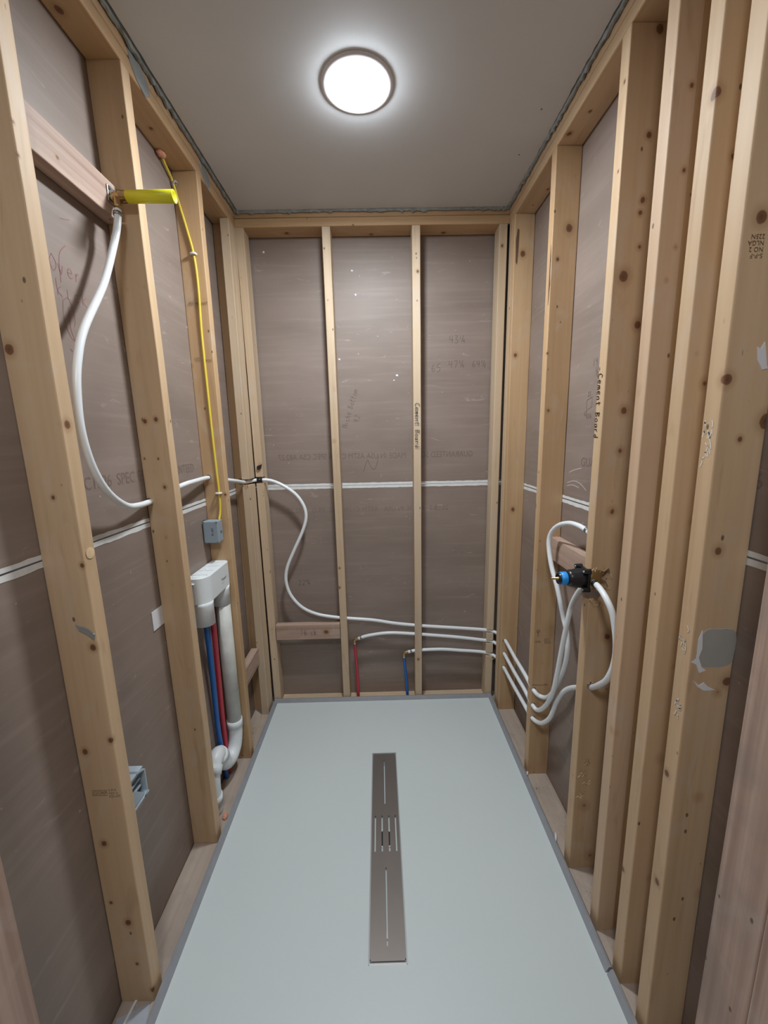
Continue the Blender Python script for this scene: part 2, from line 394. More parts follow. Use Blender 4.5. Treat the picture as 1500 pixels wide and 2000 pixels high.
# rough grey filler strips in the gap between ceiling board and plates
def rough_strip(name, a, b_, w0, w1, z0, along):
    bm = bmesh.new(); m = 130; rows = []
    for i in range(m + 1):
        t = i / m; s = a + (b_ - a) * t
        e0 = w0 + rg(.0012); e1 = w1 + rg(.0022); zz = z0 - abs(rg(.0035)) - (.006 if random.random() < .12 else 0)
        row = []
        for k, q in enumerate((0, .35, .7, 1)):
            p = e0 + (e1 - e0) * q; z = z0 + .010 if k == 0 else (zz + rg(.0015) if k < 3 else z0 + .004)
            row.append(bm.verts.new((p, s, z) if along == 'y' else (s, p, z)))
        rows.append(row)
    for i in range(m):
        for k in range(3): bm.faces.new((rows[i][k], rows[i][k + 1], rows[i + 1][k + 1], rows[i + 1][k]))
    o = bm_obj(name, bm, M_GAP); o.modifiers.new('s', 'SOLIDIFY').thickness = .002; return struct(o)
rough_strip('trim_1', .42, 2.010, -.6160, -.6306, 2.5235, 'y')
rough_strip('trim_2', .42, 2.010, .6080, .6200, 2.521, 'y')
rough_strip('trim_3', -.63, .62, 2.0075, 2.0165, 2.5165, 'x')

SEAM = 1.262
def wall(name, lo, hi, seed, axis, face, inner):
    """two stacked drywall sheets seen from behind: brown paper, white wrapped edges either side of a thin gap"""
    bm = bmesh.new()
    add_box(bm, (lo[0], lo[1], 0.002), (hi[0], hi[1], SEAM - .0018)); add_box(bm, (lo[0], lo[1], SEAM + .0018), (hi[0], hi[1], PTOP))
    o = bm_obj(name, bm, paper(name + '_paper', seed), None, ((lo[0] + hi[0]) / 2, (lo[1] + hi[1]) / 2, 0)); struct(o)
    for z0, z1 in ((SEAM - .0155, SEAM - .002), (SEAM + .002, SEAM + .0125)):
        bm = bmesh.new(); m = 90
        a, b_ = (lo[1], hi[1]) if axis == 'y' else (lo[0], hi[0]); up_ = z0 > SEAM; r1 = []
        for i in range(m + 1):
            s = a + (b_ - a) * i / m; q = rg(.0012)
            za, zb = (z0, z1 + q) if up_ else (z0 + q, z1)
            r1.append([bm.verts.new((face + inner * .0007, s, z) if axis == 'y' else (s, face + inner * .0007, z)) for z in (za, zb)])
        for i in range(m): bm.faces.new((r1[i][0], r1[i + 1][0], r1[i + 1][1], r1[i][1]))
        bm_obj('paper_edge', bm, M_EDGE, o)
    return o
wl = wall('wall_left', (WL - .0125, .41, 0), (WL, WB, 0), 1.3, 'y', WL, 1)
wr = wall('wall_right', (WR, .41, 0), (WR + .0125, WB, 0), 5.1, 'y', WR, -1)
wb = wall('wall_back', (WL - .0125, WB, 0), (WR + .0125, WB + .0125, 0), 9.7, 'x', WB, -1)
struct(box('wall_near_left', (-1.8, .35, 0), (WL - .012, .409, PTOP), M_WHITEWALL))
struct(box('wall_near_right', (WR + .012, .35, 0), (1.8, .409, PTOP), M_WHITEWALL))
struct(box('wall_front', (-1.8, -2.3, 0), (1.8, -2.25, PTOP), M_WHITEWALL))
struct(box('wall_side_left', (-1.8, -2.25, 0), (-1.75, .35, PTOP), M_WHITEWALL))
struct(box('wall_side_right', (1.75, -2.25, 0), (1.8, .35, PTOP), M_WHITEWALL))

# factory print on the back paper, running mirrored along the board edge
GT = 'GUARANTEED 5G   B   MADE IN USA ASTM C1396 CSA A82.27'
printed('factory_print', 'GUARANTEED 5G   B   MADE IN USA ASTM C1396 SPEC CSA A82.27', (-.53, WB, 1.402), (1, 0, 0), (0, 0, 1), (0, -1, 0), .043, M_PRINT, wb, True, squeeze=.80)
printed('factory_print', '25.LB.2   MADE IN USA   ASTM C1396   5G  ER.G   A82.27', (-.50, WB, 1.118), (1, 0, 0), (0, 0, 1), (0, -1, 0), .038, M_PRINT2, wb, True, squeeze=.93)
printed('factory_print', 'ASTM C1396  SPEC ER.5G  GUARANTEED', (WL, 1.56, 1.392), (0, -1, 0), (0, 0, 1), (1, 0, 0), .046, M_PRINT3, wl, True, squeeze=.83)
printed('factory_print', 'GUARANTEED  ER.5G  ASTM C1396 SPEC', (WR, .62, 1.395), (0, 1, 0), (0, 0, 1), (-1, 0, 0), .043, M_PRINT3, wr, True)

# handwriting on the back wall
def BW(u, v): return (-.083 + (u - 710) * .002767, 1.337 - (v - 920) * .002655)
fb = lambda x, z: plane_fn((x, WB, z), (1, 0, 0), (0, 0, 1), (0, -1, 0))
Nl = [(390, 1440), (455, 1255), (500, 1350), (545, 1400), (580, 1370), (605, 1290), (625, 1190)]
ribbons('handwriting', [[BW(660 + a / 7.895, 740 + b_ / 7.895) for a, b_ in Nl]], fb(0, 0), .0020, M_PENCIL, wb)
for tx, u, v, h in (('43¼', 873, 682, .036), ('65', 840, 733, .038), ('47¼', 872, 727, .036), ('64½', 915, 726, .032), ('22¾', 572, 1157, .030)):
    x, z = BW(u, v); hand('handwriting', tx, fb(x, z), h, .0022, M_PENCIL, wb)
x, z = BW(681, 836); d = Vector((.32, 0, .95)).normalized(); dn = Vector((-.95, 0, .32))
hand('handwriting', 'Niche Bottom', plane_fn((x, WB, z), d, dn, (0, -1, 0)), .028, .0020, M_PENCIL, wb, .60)
x, z = BW(703, 826); hand('handwriting', '42', plane_fn((x, WB, z), d, dn, (0, -1, 0)), .028, .0020, M_PENCIL, wb)
# red scribble on the left wall and pencil sketch on the right wall
fl = lambda y, z: plane_fn((WL, y, z), (0, 1, 0), (0, 0, 1), (1, 0, 0))
hand('handwriting', 'Over', fl(.975, 1.888), .035, .0019, M_REDPEN, wl)
hand('handwriting', 'kick', fl(.985, 1.838), .036, .0019, M_REDPEN, wl)
ribbons('handwriting', [[(.0, .06), (-.005, .02), (.01, -.02), (.035, -.02)], [(.0, .06), (.02, .07), (.03, .03), (.025, .01)], [(.015, .05), (.012, 0), (.022, -.025)],
                        [(.0, -.045), (.006, -.05)], [(.035, .19), (.01, .16), (.003, .10)], [(.03, .245), (.06, .255)]], fl(1.0, 1.77), .0018, M_REDPEN, wl)
fr = lambda y, z: plane_fn((WR, y, z), (0, -1, 0), (0, 0, 1), (-1, 0, 0))
ribbons('handwriting', [[(0, 0), (.034, .008), (.034, -.024), (0, -.034), (0, 0)]], fr(1.386, 1.616), .0018, M_PENCIL, wr, False)
hand('handwriting', '23', fr(1.382, 1.628), .015, .0014, M_PENCIL, wr); hand('handwriting', '52', fr(1.400, 1.565), .015, .0014, M_PENCIL, wr)
hand('handwriting', '65½', fr(1.382, 1.556), .014, .0014, M_PENCIL, wr)
hand('handwriting', '19', fr(1.362, 1.722), .022, .0017, M_PENCIL, wr); hand('handwriting', '½', fr(1.345, 1.685), .03, .0017, M_PENCIL, wr)

# ------------------------------------------------------------------ studs
KN = {
"R3":[(0.696,1.127,1.787,0.01),(0.649,1.127,1.906,0.013),(0.684,1.127,1.975,0.006),(0.679,1.127,2.054,0.006),(0.683,1.127,2.083,0.007),(0.685,1.127,2.226,0.007),(0.69,1.127,2.445,0.009),(0.679,1.127,1.565,0.010),(0.677,1.127,1.454,0.009),(0.669,1.127,1.517,0.003),(0.669,1.127,1.282,0.010),(0.667,1.127,1.311,0.004),(0.686,1.127,1.078,0.004),(0.686,1.127,0.893,0.012),(0.657,1.127,0.287,0.012),(0.689,1.127,0.087,0.012),(0.673,1.127,0.484,0.005),(0.621,1.139,2.349,0.004),(0.621,1.137,2.155,0.003)],
"R4":[(0.66,0.955,2.203,0.005),(0.661,0.955,2.049,0.005),(0.659,0.955,1.901,0.004),(0.645,0.955,1.834,0.004),(0.657,0.955,1.332,0.003),(0.659,0.955,1.22,0.003),(0.655,0.955,1.084,0.003),(0.628,0.955,0.705,0.007),(0.635,0.955,0.636,0.004),(0.638,0.955,0.295,0.007)],
"R5":[(0.623,0.835,2.103,0.009),(0.665,0.835,2.0,0.006),(0.671,0.835,1.78,0.005),(0.639,0.835,1.656,0.004),(0.662,0.835,1.598,0.008),(0.668,0.835,1.312,0.006),(0.667,0.835,0.974,0.006),(0.661,0.835,0.732,0.009),(0.667,0.835,0.382,0.008),(0.621,0.856,0.371,0.006)],
"R6":[(0.65,0.735,1.854,0.01),(0.626,0.735,1.593,0.009),(0.706,0.735,1.518,0.012),(0.663,0.735,1.487,0.005),(0.649,0.735,1.276,0.008),(0.702,0.735,0.999,0.011),(0.686,0.735,0.975,0.007),(0.674,0.735,0.724,0.008),(0.708,0.735,0.47,0.009),(0.674,0.735,0.305,0.005),(0.621,0.743,0.481,0.007),(0.621,0.753,0.761,0.007)],
"R2":[(0.678,1.525,2.207,0.012),(0.643,1.525,2.109,0.006),(0.623,1.525,1.797,0.004),(0.636,1.525,1.593,0.006),(0.664,1.525,0.567,0.007),(0.671,1.525,0.248,0.013),(0.637,1.525,0.072,0.008),(0.621,1.558,1.227,0.008)],
"R1":[(0.66,1.94,2.299,0.012),(0.643,1.94,1.871,0.009),(0.659,1.94,1.144,0.010),(0.707,1.94,0.511,0.004)],
"L1":[(-0.708,0.82,1.686,0.009),(-0.673,0.82,1.396,0.004),(-0.636,0.82,1.249,0.005),(-0.642,0.82,1.06,0.007),(-0.636,0.82,0.827,0.006),(-0.699,0.82,0.799,0.007),(-0.693,0.82,0.542,0.007),(-0.701,0.82,0.364,0.004),(-0.667,0.82,0.299,0.008),(-0.662,0.82,0.164,0.004),(-0.632,0.82,0.074,0.006),(-0.631,0.836,1.543,0.008),(-0.631,0.824,2.065,0.003),(-0.631,0.823,2.013,0.003)],
"L2":[(-0.715,1.22,2.325,0.005),(-0.647,1.22,2.322,0.006),(-0.692,1.22,1.567,0.006),(-0.659,1.22,1.572,0.006),(-0.659,1.22,1.369,0.006),(-0.674,1.22,1.211,0.004),(-0.673,1.22,1.053,0.004),(-0.692,1.22,1.925,0.004),(-0.643,1.22,1.932,0.004),(-0.708,1.22,1.457,0.003),(-0.667,1.22,1.456,0.003),(-0.684,1.22,0.799,0.004),(-0.664,1.22,0.799,0.004)],
"L3":[(-0.718,1.636,1.796,0.005),(-0.679,1.636,2.305,0.004),(-0.637,1.636,1.289,0.006)],
"b2":[(-0.223,2.02,1.495,0.007),(-0.227,2.03,0.721,0.006),(-0.223,2.03,0.83,0.005),(-0.23,2.02,2.369,0.003),(-0.224,2.02,2.149,0.003)],
"b3":[(0.2,2.02,2.266,0.006),(0.195,2.04,0.287,0.007),(0.193,2.02,2.341,0.003),(0.197,2.02,2.14,0.003)],
"b1":[(-0.60,2.02,1.381,0.009),(-0.588,2.03,0.819,0.006),(-0.608,2.03,0.489,0.004)],
"b4":[(0.591,2.02,2.368,0.006)]}
SID = [0]
def side_stud(key, x0, x1, yb, yt, tone, label, w=.038, z1=PB, z0=.038, name='wall_stud', rnd=.003, stain=0.):
    SID[0] += 1; s = SID[0]
    loc = ((x0 + x1) / 2, yb + w / 2, z0)
    mat = wood('lumber_' + label[:24].replace(' ', '_'), tone, 'z', rel(KN.get(key, []), loc), s * 3.7, stain)
    o = lumber(name, loc, ((x0 + x1) / 2, yt + w / 2, z1), (1, 0, 0), (0, 1, 0), abs(x1 - x0) / 2, w / 2, mat, loc, name_seed=s, rnd=rnd)
    return tag(o, label, 'stud')
GL, GR, GB = None, None, None
L1 = side_stud('L1', WL + .0006, XL, .820, .820, 'pine', 'nearest upright stud on the left wall, with a grey tape scrap')
L2 = side_stud('L2', WL + .0006, XL, 1.242, 1.205, 'pine', 'left wall stud behind the yellow tube, second from the camera, pierced by the hose')
L3 = side_stud('L3', WL + .0006, XL, 1.640, 1.628, 'gold', 'left wall stud carrying the yellow cable and the small grey box')
for o in (L1, L2, L3): o['group'] = 'studs of the left wall'
# corner pair on the left: a flat-turned stud in front of an upright one
L4 = side_stud('L4', XL - .038, XL, 1.941, 1.936, 'pale', 'flat-turned corner stud at the far end of the left wall, notched for the hose', w=.089)
L5 = side_stud('L5', WL + .0006, XL - .040, 1.985, 1.985, 'gold', 'shaded stud behind the flat corner stud in the far left corner')
R1 = side_stud('R1', XR, WR - .0006, 1.935, 1.937, 'gold', 'farthest right wall stud, where three white hoses come out in a row')
R1b = side_stud('R1b', XR, WR - .0006, 1.976, 1.978, 'pale', 'stud nailed behind the farthest right wall stud, tight against the back corner')
R2 = side_stud('R2', XR, WR - .0006, 1.508, 1.528, 'gold', 'right wall stud where three white hoses curl out of round holes')
R3 = side_stud('R3', XR, WR - .0006, 1.116, 1.126, 'pine', 'right wall stud chopped open behind the black valve, marked in black pen')
R4 = side_stud('R4', XR, .672, .940, .955, 'rose', 'slim pink-tinged stud just right of the chopped stud')
R4b = side_stud('R4b', .6735, WR - .0006, .946, .961, 'gold', 'narrow orange-brown strip standing behind the slim pink-tinged stud', w=.036)
R5 = side_stud('R5', XR, WR - .0006, .822, .832, 'pine', 'right wall stud between the slim pink-tinged stud and the putty-patched stud')
R6 = side_stud('R6', XR, WR - .0006, .722, .740, 'pine', 'nearest tan stud on the right wall, with a grey putty patch')
R7 = side_stud('R7', XR, XR + .038, .518, .518, 'fir', 'reddish flat-turned trimmer stud at the near right edge of the wall', w=.089, stain=.45)
R8 = side_stud('R8', XR, XR + .038, .4285, .4285, 'fir', 'reddish trimmer stud at the very bottom right corner beside its twin', w=.088, stain=.3)
L0 = side_stud('L0', XL - .038, XL, .459, .459, 'fir', 'reddish flat-turned trimmer stud at the bottom left corner', w=.089, stain=.4)
for o in (R1, R2, R3, R4, R5, R6): o['group'] = 'studs of the right wall'

def back_stud(key, xb, xt, yb, yt, tone, label, w=.038, y1=WB - .001):
    SID[0] += 1; s = SID[0]; z0, z1 = .038, PB
    hb, ht = (y1 - yb) / 2, (y1 - yt) / 2
    loc = (xb + w / 2, yb + hb, z0)
    mat = wood('lumber_' + label[:24].replace(' ', '_'), tone, 'z', rel(KN.get(key, []), loc), s * 3.7)
    o = lumber('wall_stud', loc, (xt + w / 2, yt + hb, z1), (1, 0, 0), (0, 1, 0), w / 2, hb - .001, mat, loc, name_seed=s)
    return tag(o, label, 'stud', 'studs of the back wall')
B1 = back_stud('b1', -.624, -.633, 2.038, 2.018, 'pale', 'leftmost stud of the back wall, notched where the white hose turns the corner')
B2 = back_stud('b2', -.232, -.238, 2.038, 2.018, 'pale', 'back wall stud right of the short block marked 16 ck')
B3 = back_stud('b3', .178, .174, 2.038, 2.018, 'pale', 'back wall stud with Cement Board written down its face in black')
B4 = back_stud('b4', .574, .577, 2.038, 2.018, 'pale', 'rightmost stud of the back wall, slotted three times for the hoses')

# top plates: two boards per wall; bottom plates
def plate(name, a, b_, axis, other, z0, z1, tone, label, knots=(), stain=0., rnd=.0042):
    SID[0] += 1; s = SID[0]; zc = (z0 + z1) / 2; oc = (other[0] + other[1]) / 2
    c0 = (oc, a, zc) if axis == 'y' else (a, oc, zc); c1 = (oc, b_, zc) if axis == 'y' else (b_, oc, zc)
    mat = wood('plate_' + label[:20].replace(' ', '_') + str(s), tone, axis, rel(knots, c0), s * 2.9, stain)
    u = (1, 0, 0) if axis == 'y' else (0, 1, 0)
    o = lumber(name, c0, c1, u, (0, 0, 1), abs(other[1] - other[0]) / 2, (z1 - z0) / 2 - .0007, mat, c0, name_seed=s, rnd=rnd, wav=.0003)
    return tag(o, label, 'plate')
kl = [(-.693, 1.087, PB, .009), (-.682, 1.433, PB, .006)]; kr = [(.639, 1.477, PB, .008), (.66, 1.388, PB, .005), (.692, 1.768, PB, .005)]
kb = [(-.409, 2.077, PB, .009), (-.013, 2.098, PB, .008), (.33, 2.094, PB, .009)]
TL = plate('top_plate', .425, 2.028, 'y', (WL + .0006, XL), PB, PM, 'gold', 'lower board of the doubled top plate above the left studs', kl)
plate('top_plate', .425, 2.028, 'y', (WL + .0006, XL), PM, PTOP, 'gold', 'upper board of the doubled left top plate, grey tape scraps along it')
plate('top_plate', .425, 2.028, 'y', (XR, WR - .0006), PB, PM, 'pine', 'lower board of the doubled top plate above the right studs', kr)
plate('top_plate', .425, 2.028, 'y', (XR, WR - .0006), PM, PTOP, 'pine', 'upper board of the doubled right top plate, against the ceiling gap')
plate('top_plate', -.6305, .6200, 'x', (2.018, WB - .001), PB, PM, 'gold', 'lower board of the doubled top plate across the back wall', kb)
plate('top_plate', -.6305, .6200, 'x', (2.020, WB - .001), PM, PTOP, 'gold', 'upper board of the doubled back top plate, under the ragged grey joint')
BPL = plate('bottom_plate', .425, 2.10, 'y', (WL + .0006, XL), 0, .038, 'dusty', 'dusty grey bottom plate along the foot of the left wall', (), .4)
BPR = plate('bottom_plate', .425, 2.10, 'y', (XR, WR - .0006), 0, .038, 'dusty', 'dusty brown bottom plate along the foot of the right wall', (), .35)
BPB = plate('bottom_plate', -.630, .6200, 'x', (2.0365, WB - .001), 0, .038, 'pale', 'bottom plate under the back wall studs, strewn with sawdust', (), .15)

# real holes and notches
boolean_cut(L2, [('cyl', (-.705, 1.25, 1.328), (.25, 1, .1), .0115, .12)])
boolean_cut(L3, [('cyl', (-.697, 1.655, 1.360), (.05, 1, -.03), .0115, .12)])
boolean_cut(L4, [('box', (-.70, 1.90, 1.292), (-.62, 2.04, 1.322))])
boolean_cut(L5, [('box', (-.70, 1.95, 1.292), (-.62, 2.04, 1.322))])
boolean_cut(B1, [('box', (-.66, 1.99, 1.293), (-.58, 2.068, 1.325))])
boolean_cut(B2, [('cyl', (-.212, 2.055, .536), (1, 0, -.05), .0115, .1)])
boolean_cut(B3, [('cyl', (.197, 2.055, .481), (1, 0, -.1), .0115, .1), ('cyl', (.197, 2.055, .429), (1, 0, -.05), .0115, .1), ('cyl', (.197, 2.056, .331), (1, 0, .0), .0115, .1)])
boolean_cut(B4, [('box', (.56, 2.00, z - .011), (.64, 2.067, z + .011)) for z in (.444, .382, .306)])
boolean_cut(R1, [('cyl', (.641, 1.96, z), (0.05, -1, 0), .0105, .16) for z in (.443, .368, .290)])
boolean_cut(R1b, [('cyl', (.637, 1.99, z), (0.05, -1, 0), .0125, .10) for z in (.441, .374, .294)])
boolean_cut(R2, [('cyl', (.630, 1.55, .452), (.05, -1, -.15), .0105, .12), ('cyl', (.630, 1.55, .379), (.05, -1, -.1), .0105, .12), ('cyl', (.632, 1.545, .317), (.05, -1, -.1), .0105, .12)])
jag = [(.58, 1.012), (.628, 1.010), (.640, 1.002), (.652, 1.006), (.668, .996), (.676, 1.010), (.671, 1.03), (.678, 1.05), (.668, 1.07), (.682, 1.09), (.674, 1.112), (.660, 1.100), (.645, 1.106), (.632, 1.104), (.58, 1.106)]
boolean_cut(R3, [('prism', jag, 1.05, 1.25), ('cyl', (.648, 1.13, .720), (.1, 1, -.6), .012, .16)])

# marks on the studs
printed('lumber_stamp', 'Premium 250', (-.702, .8205, .478), (1, 0, 0), (0, 0, 1), (0, -1, 0), .0125, M_STAMP, L1)
printed('lumber_stamp', 'GORP', (-.697, .8205, .682), (1, 0, 0), (0, 0, 1), (0, -1, 0), .012, M_STAMP, L1)
printed('lumber_stamp', 'S-P-F\nNO 2\nKD-HT', (-.661, .8205, .690), (1, 0, 0), (0, 0, 1), (0, -1, 0), .009, M_STAMP, L1)
ribbons('lumber_stamp', [[(0, 0), (.034, 0), (.034, .014), (0, .014), (0, 0)]], plane_fn((-.699, .8205, .679), (1, 0, 0), (0, 0, 1), (0, -1, 0)), .0014, M_STAMP, L1, False)
printed('lumber_stamp', 'Premium 250', (.626, 1.5105, .464), (1, 0, 0), (0, 0, 1), (0, -1, 0), .0115, M_STAMP, R2)
printed('lumber_stamp', 'GOR', (.628, 1.5125, .660), (1, 0, 0), (0, 0, 1), (0, -1, 0), .011, M_STAMP, R2)
printed('lumber_stamp', 'S-P-F\nNO 2\nKD-HT', (.666, 1.5125, .672), (1, 0, 0), (0, 0, 1), (0, -1, 0), .009, M_STAMP, R2)
ribbons('lumber_stamp', [[(0, .02), (.006, .026), (.012, .02), (.006, .014), (0, .02)], [(.006, .014), (.006, -.002)]], plane_fn((.633, 1.5125, .69), (1, 0, 0), (0, 0, 1), (0, -1, 0)), .0022, M_STAMP, R2)
printed('lumber_stamp', 'Premium 250', (-.705, 1.6285, 2.016), (1, 0, 0), (0, 0, 1), (0, -1, 0), .013, M_STAMP, L3, True)
printed('lumber_stamp', 'GOR', (-.665, 1.6300, 1.810), (1, 0, 0), (0, 0, 1), (0, -1, 0), .012, M_STAMP, L3, True)
printed('lumber_stamp', 'NO 2\nS-P-F', (-.705, 1.6300, 1.820), (1, 0, 0), (0, 0, 1), (0, -1, 0), .009, M_STAMP, L3, True)
printed('lumber_stamp', 'S-P-F\nNO 2\nNLGA\n225N', (.660, .7355, 1.798), (-1, 0, 0), (0, 0, -1), (0, -1, 0), .0105, M_STAMP, R6)
hand('handwriting', 'Cement Board', plane_fn((.183, 2.0225, 1.672), (0, 0, -1), (1, 0, 0), (0, -1, 0), .0012), .023, .0025, M_INK, B3, .80)
hand('handwriting', 'Cement Board', plane_fn((XR, 1.158, 1.668), (0, 0, -1), (0, -1, 0), (-1, 0, 0), .0012), .022, .0023, M_INK, R3, .68)

# putty, scraps and gouges
def blob(name, pts, o, dx, dy, nrm, th, mat, parent, lift=.0):
    f = plane_fn(o, dx, dy, nrm, lift); f2 = plane_fn(o, dx, dy, nrm, lift + th); bm = bmesh.new()
    a = [bm.verts.new(f(*p)) for p in pts]; c = [bm.verts.new(f2(p[0] * .97, p[1] * .97)) for p in pts]; n_ = len(pts)
    bm.faces.new(a); bm.faces.new(c[::-1])
    for i in range(n_): bm.faces.new((a[i], c[i], c[(i + 1) % n_], a[(i + 1) % n_]))
    return bm_obj(name, bm, mat, parent)
pp = []
for i in range(40):
    a = 2 * math.pi * i / 40; k = 1 / max(abs(math.cos(a)) ** 4 + abs(math.sin(a)) ** 4, .3) ** .25
    pp.append((.038 * k * math.cos(a) * (1 + rg(.03)), .043 * k * math.sin(a) * (1 + rg(.02))))
blob('putty_patch', pp, (.672, .7305, 1.073), (1, 0, 0), (0, 0, 1), (0, -1, 0), .0012, M_PUTTY, R6)
blob('torn_paper', [(0, .04), (.004, .0), (-.001, -.02), (.008, -.042), (.018, -.050), (.004, -.055), (-.004, -.036), (-.016, -.030), (-.006, -.022), (-.006, .02)], (.638, .7300, 1.073), (1, 0, 0), (0, 0, 1), (0, -1, 0), .001, M_PAPERW, R6)
blob('torn_paper', [(-.02, .012), (-.006, .0), (.004, .006), (.014, -.004), (.030, -.012), (.006, -.013), (-.008, -.004)], (.650, .7290, .992), (1, 0, 0), (0, 0, 1), (0, -1, 0), .001, M_PAPERW, R6)
blob('torn_paper', [(-.012, .02), (-.006, .016), (0, .028), (.004, .012), (.009, -.012), (.012, -.018), (.002, -.020), (-.008, -.004)], (.684, .7345, 1.628), (1, 0, 0), (0, 0, 1), (0, -1, 0), .0015, M_PAPERW, R6)
for (z, yc) in ((1.505, .757), (1.47, .757), (1.08, .752), (.93, .748)):
    ls = []
    for _ in range(9):
        a = rg(.011); b_ = rg(.022); ls.append([(a, b_), (a + rg(.004), b_ + rg(.006)), (a + rg(.007), b_ + rg(.014))])
    ribbons('scuff', ls, plane_fn((XR, yc, z), (0, -1, 0), (0, 0, 1), (-1, 0, 0), .0012), .0022, M_SCUFF, R6)
blob('metal_tape_scrap', [(-.022, .012), (.004, .002), (.018, -.012), (.014, -.026), (.0, -.012), (-.016, -.002)], (-.650, .8195, 1.104), (1, 0, 0), (0, 0, 1), (0, -1, 0), .0012, M_FOIL, L1)
for k, (y, z, s) in enumerate(((1.285, 2.505, 1.), (1.705, 2.505, .9))):
    o = blob('metal_tape', [(-.045 * s, .018), (.02 * s, .018), (.05 * s, .004), (.055 * s, -.022), (.03 * s, -.042), (-.012, -.030), (-.038 * s, -.004)], (XL, y, z - .008), (0, 1, 0), (0, 0, 1), (1, 0, 0), .0012, M_FOIL, None, .0006)
    tag(o, ('grey metallic tape scrap on the left top plate above the second stud', 'grey metallic tape scrap on the left top plate above the third stud')[k], 'tape scrap', 'tape scraps on the left plate')
blob('bark_streak', [(0, .085), (.005, .08), (.004, .04), (.003, .0), (0, -.06), (-.004, -.05), (-.005, .0), (-.006, .04), (-.003, .06)], (.632, 1.9345, 2.315), (1, 0, 0), (0, 0, 1), (0, -1, 0), .0006, M_BARK, R1, .0008)
blob('bark_streak', [(0, .10), (.004, .06), (.003, .02), (.006, -.03), (.002, -.08), (-.001, -.10), (-.003, -.02), (-.002, .05)], (XR, 1.531, 2.06), (0, -1, 0), (0, 0, 1), (-1, 0, 0), .0006, M_BARK, R2, .0012)
blob('knot_hole', [(-.012, -.012), (-.004, -.018), (.010, -.010), (.013, .002), (.016, .014), (.008, .008), (-.002, .006), (-.012, .0)], (-.605, 2.0225, 1.378), (1, 0, 0), (0, 0, 1), (0, -1, 0), .0006, M_HOLE, B1, .0024)
for u_, v_, r_ in ((547, 520, .006), (777, 738, .007), (771, 747, .004), (672, 707, .006), (700, 553, .005), (705, 594, .006)):
    x_, z_ = BW(u_, v_); blob('plaster_fleck', [(r_ * math.cos(t) * (1 + rg(.4)), r_ * .8 * math.sin(t) * (1 + rg(.4))) for t in [2 * math.pi * k / 9 for k in range(9)]], (x_, WB, z_), (1, 0, 0), (0, 0, 1), (0, -1, 0), .0008, M_PAPERW, wb, .0003)
for y_, z_ in ((.905, 1.55), (.93, 1.535), (.985, 1.56)):
    blob('plaster_fleck', [(.006 * math.cos(t) * (1 + rg(.4)), .008 * math.sin(t) * (1 + rg(.4))) for t in [2 * math.pi * k / 9 for k in range(9)]], (WL, y_, z_), (0, 1, 0), (0, 0, 1), (1, 0, 0), .0008, M_PAPERE, wl, .0003)
ribbons('paper_tear', [[(0, 0), (.05, .012), (.10, .006), (.14, -.012)], [(0, -.012), (.04, -.004), (.09, -.008)], [(.01, .04), (.05, .052), (.10, .062)]], plane_fn((WR, 1.49, 1.325), (0, -1, 0), (0, 0, 1), (-1, 0, 0)), .0035, M_PAPERE, wr)
# torn wood around the valve notch and gouges below
def splinters(name, spots, parent, size, nrm):
    bm = bmesh.new()
    for (x, y, z) in spots:
        for _ in range(7):
            c = Vector((x + rg(size), y - abs(rg(.003)) * abs(nrm[1]), z + rg(size))); l_ = random.uniform(.3, 1.1) * size; a = random.uniform(-.9, .9)
            dvec = Vector((math.sin(a) * l_, -abs(rg(.004)), math.cos(a) * l_)); w_ = Vector((.0016, 0, .0004))
            v_ = [bm.verts.new(p) for p in (c - dvec - w_ * .3, c + w_, c + dvec, c - w_, c + Vector((0, -.0022, 0)))]
            for t_ in ((0, 1, 4), (1, 2, 4), (2, 3, 4), (3, 0, 4)): bm.faces.new([v_[i] for i in t_])
    return bm_obj(name, bm, M_SPLINT, parent)
splinters('torn_wood', [(.625, 1.115, 1.008), (.64, 1.118, 1.004), (.655, 1.118, 1.002), (.665, 1.118, 1.0), (.63, 1.118, 1.104), (.650, 1.118, 1.103), (.674, 1.118, 1.09), (.672, 1.118, 1.05)], R3, .010, (0, -1, 0))
for q in ((.653, 1.116, .453), (.64, 1.116, .411), (.654, 1.116, .375), (.637, 1.116, .329)): splinters('gouge', [q, (q[0] + .003, q[1], q[2] + .004)], R3, .009, (0, -1, 0))
splinters('torn_wood', [(.644, 1.118, .735), (.645, 1.118, .732)], R3, .007, (0, -1, 0))
splinters('torn_wood', [(-.69, 1.632, 1.345), (-.685, 1.632, 1.35)], L3, .006, (0, -1, 0))
splinters('torn_wood', [(-.655, 1.938, 1.288), (-.645, 1.938, 1.29)], L4, .007, (0, -1, 0))
splinters('torn_wood', [(.60, 2.034, .288), (.612, 2.034, .284)], B4, .008, (0, -1, 0))
lathe('drilled_recess', (XL + .0008, .842, 1.271), (-1, 0, 0), [(0, .0125), (.001, .011)], M_SPLINT, L1)
lathe('drilled_recess', (-.690, 1.2262, 1.322), (0, 1, 0), [(0, .0075), (.001, .006)], M_SPLINT, L2)

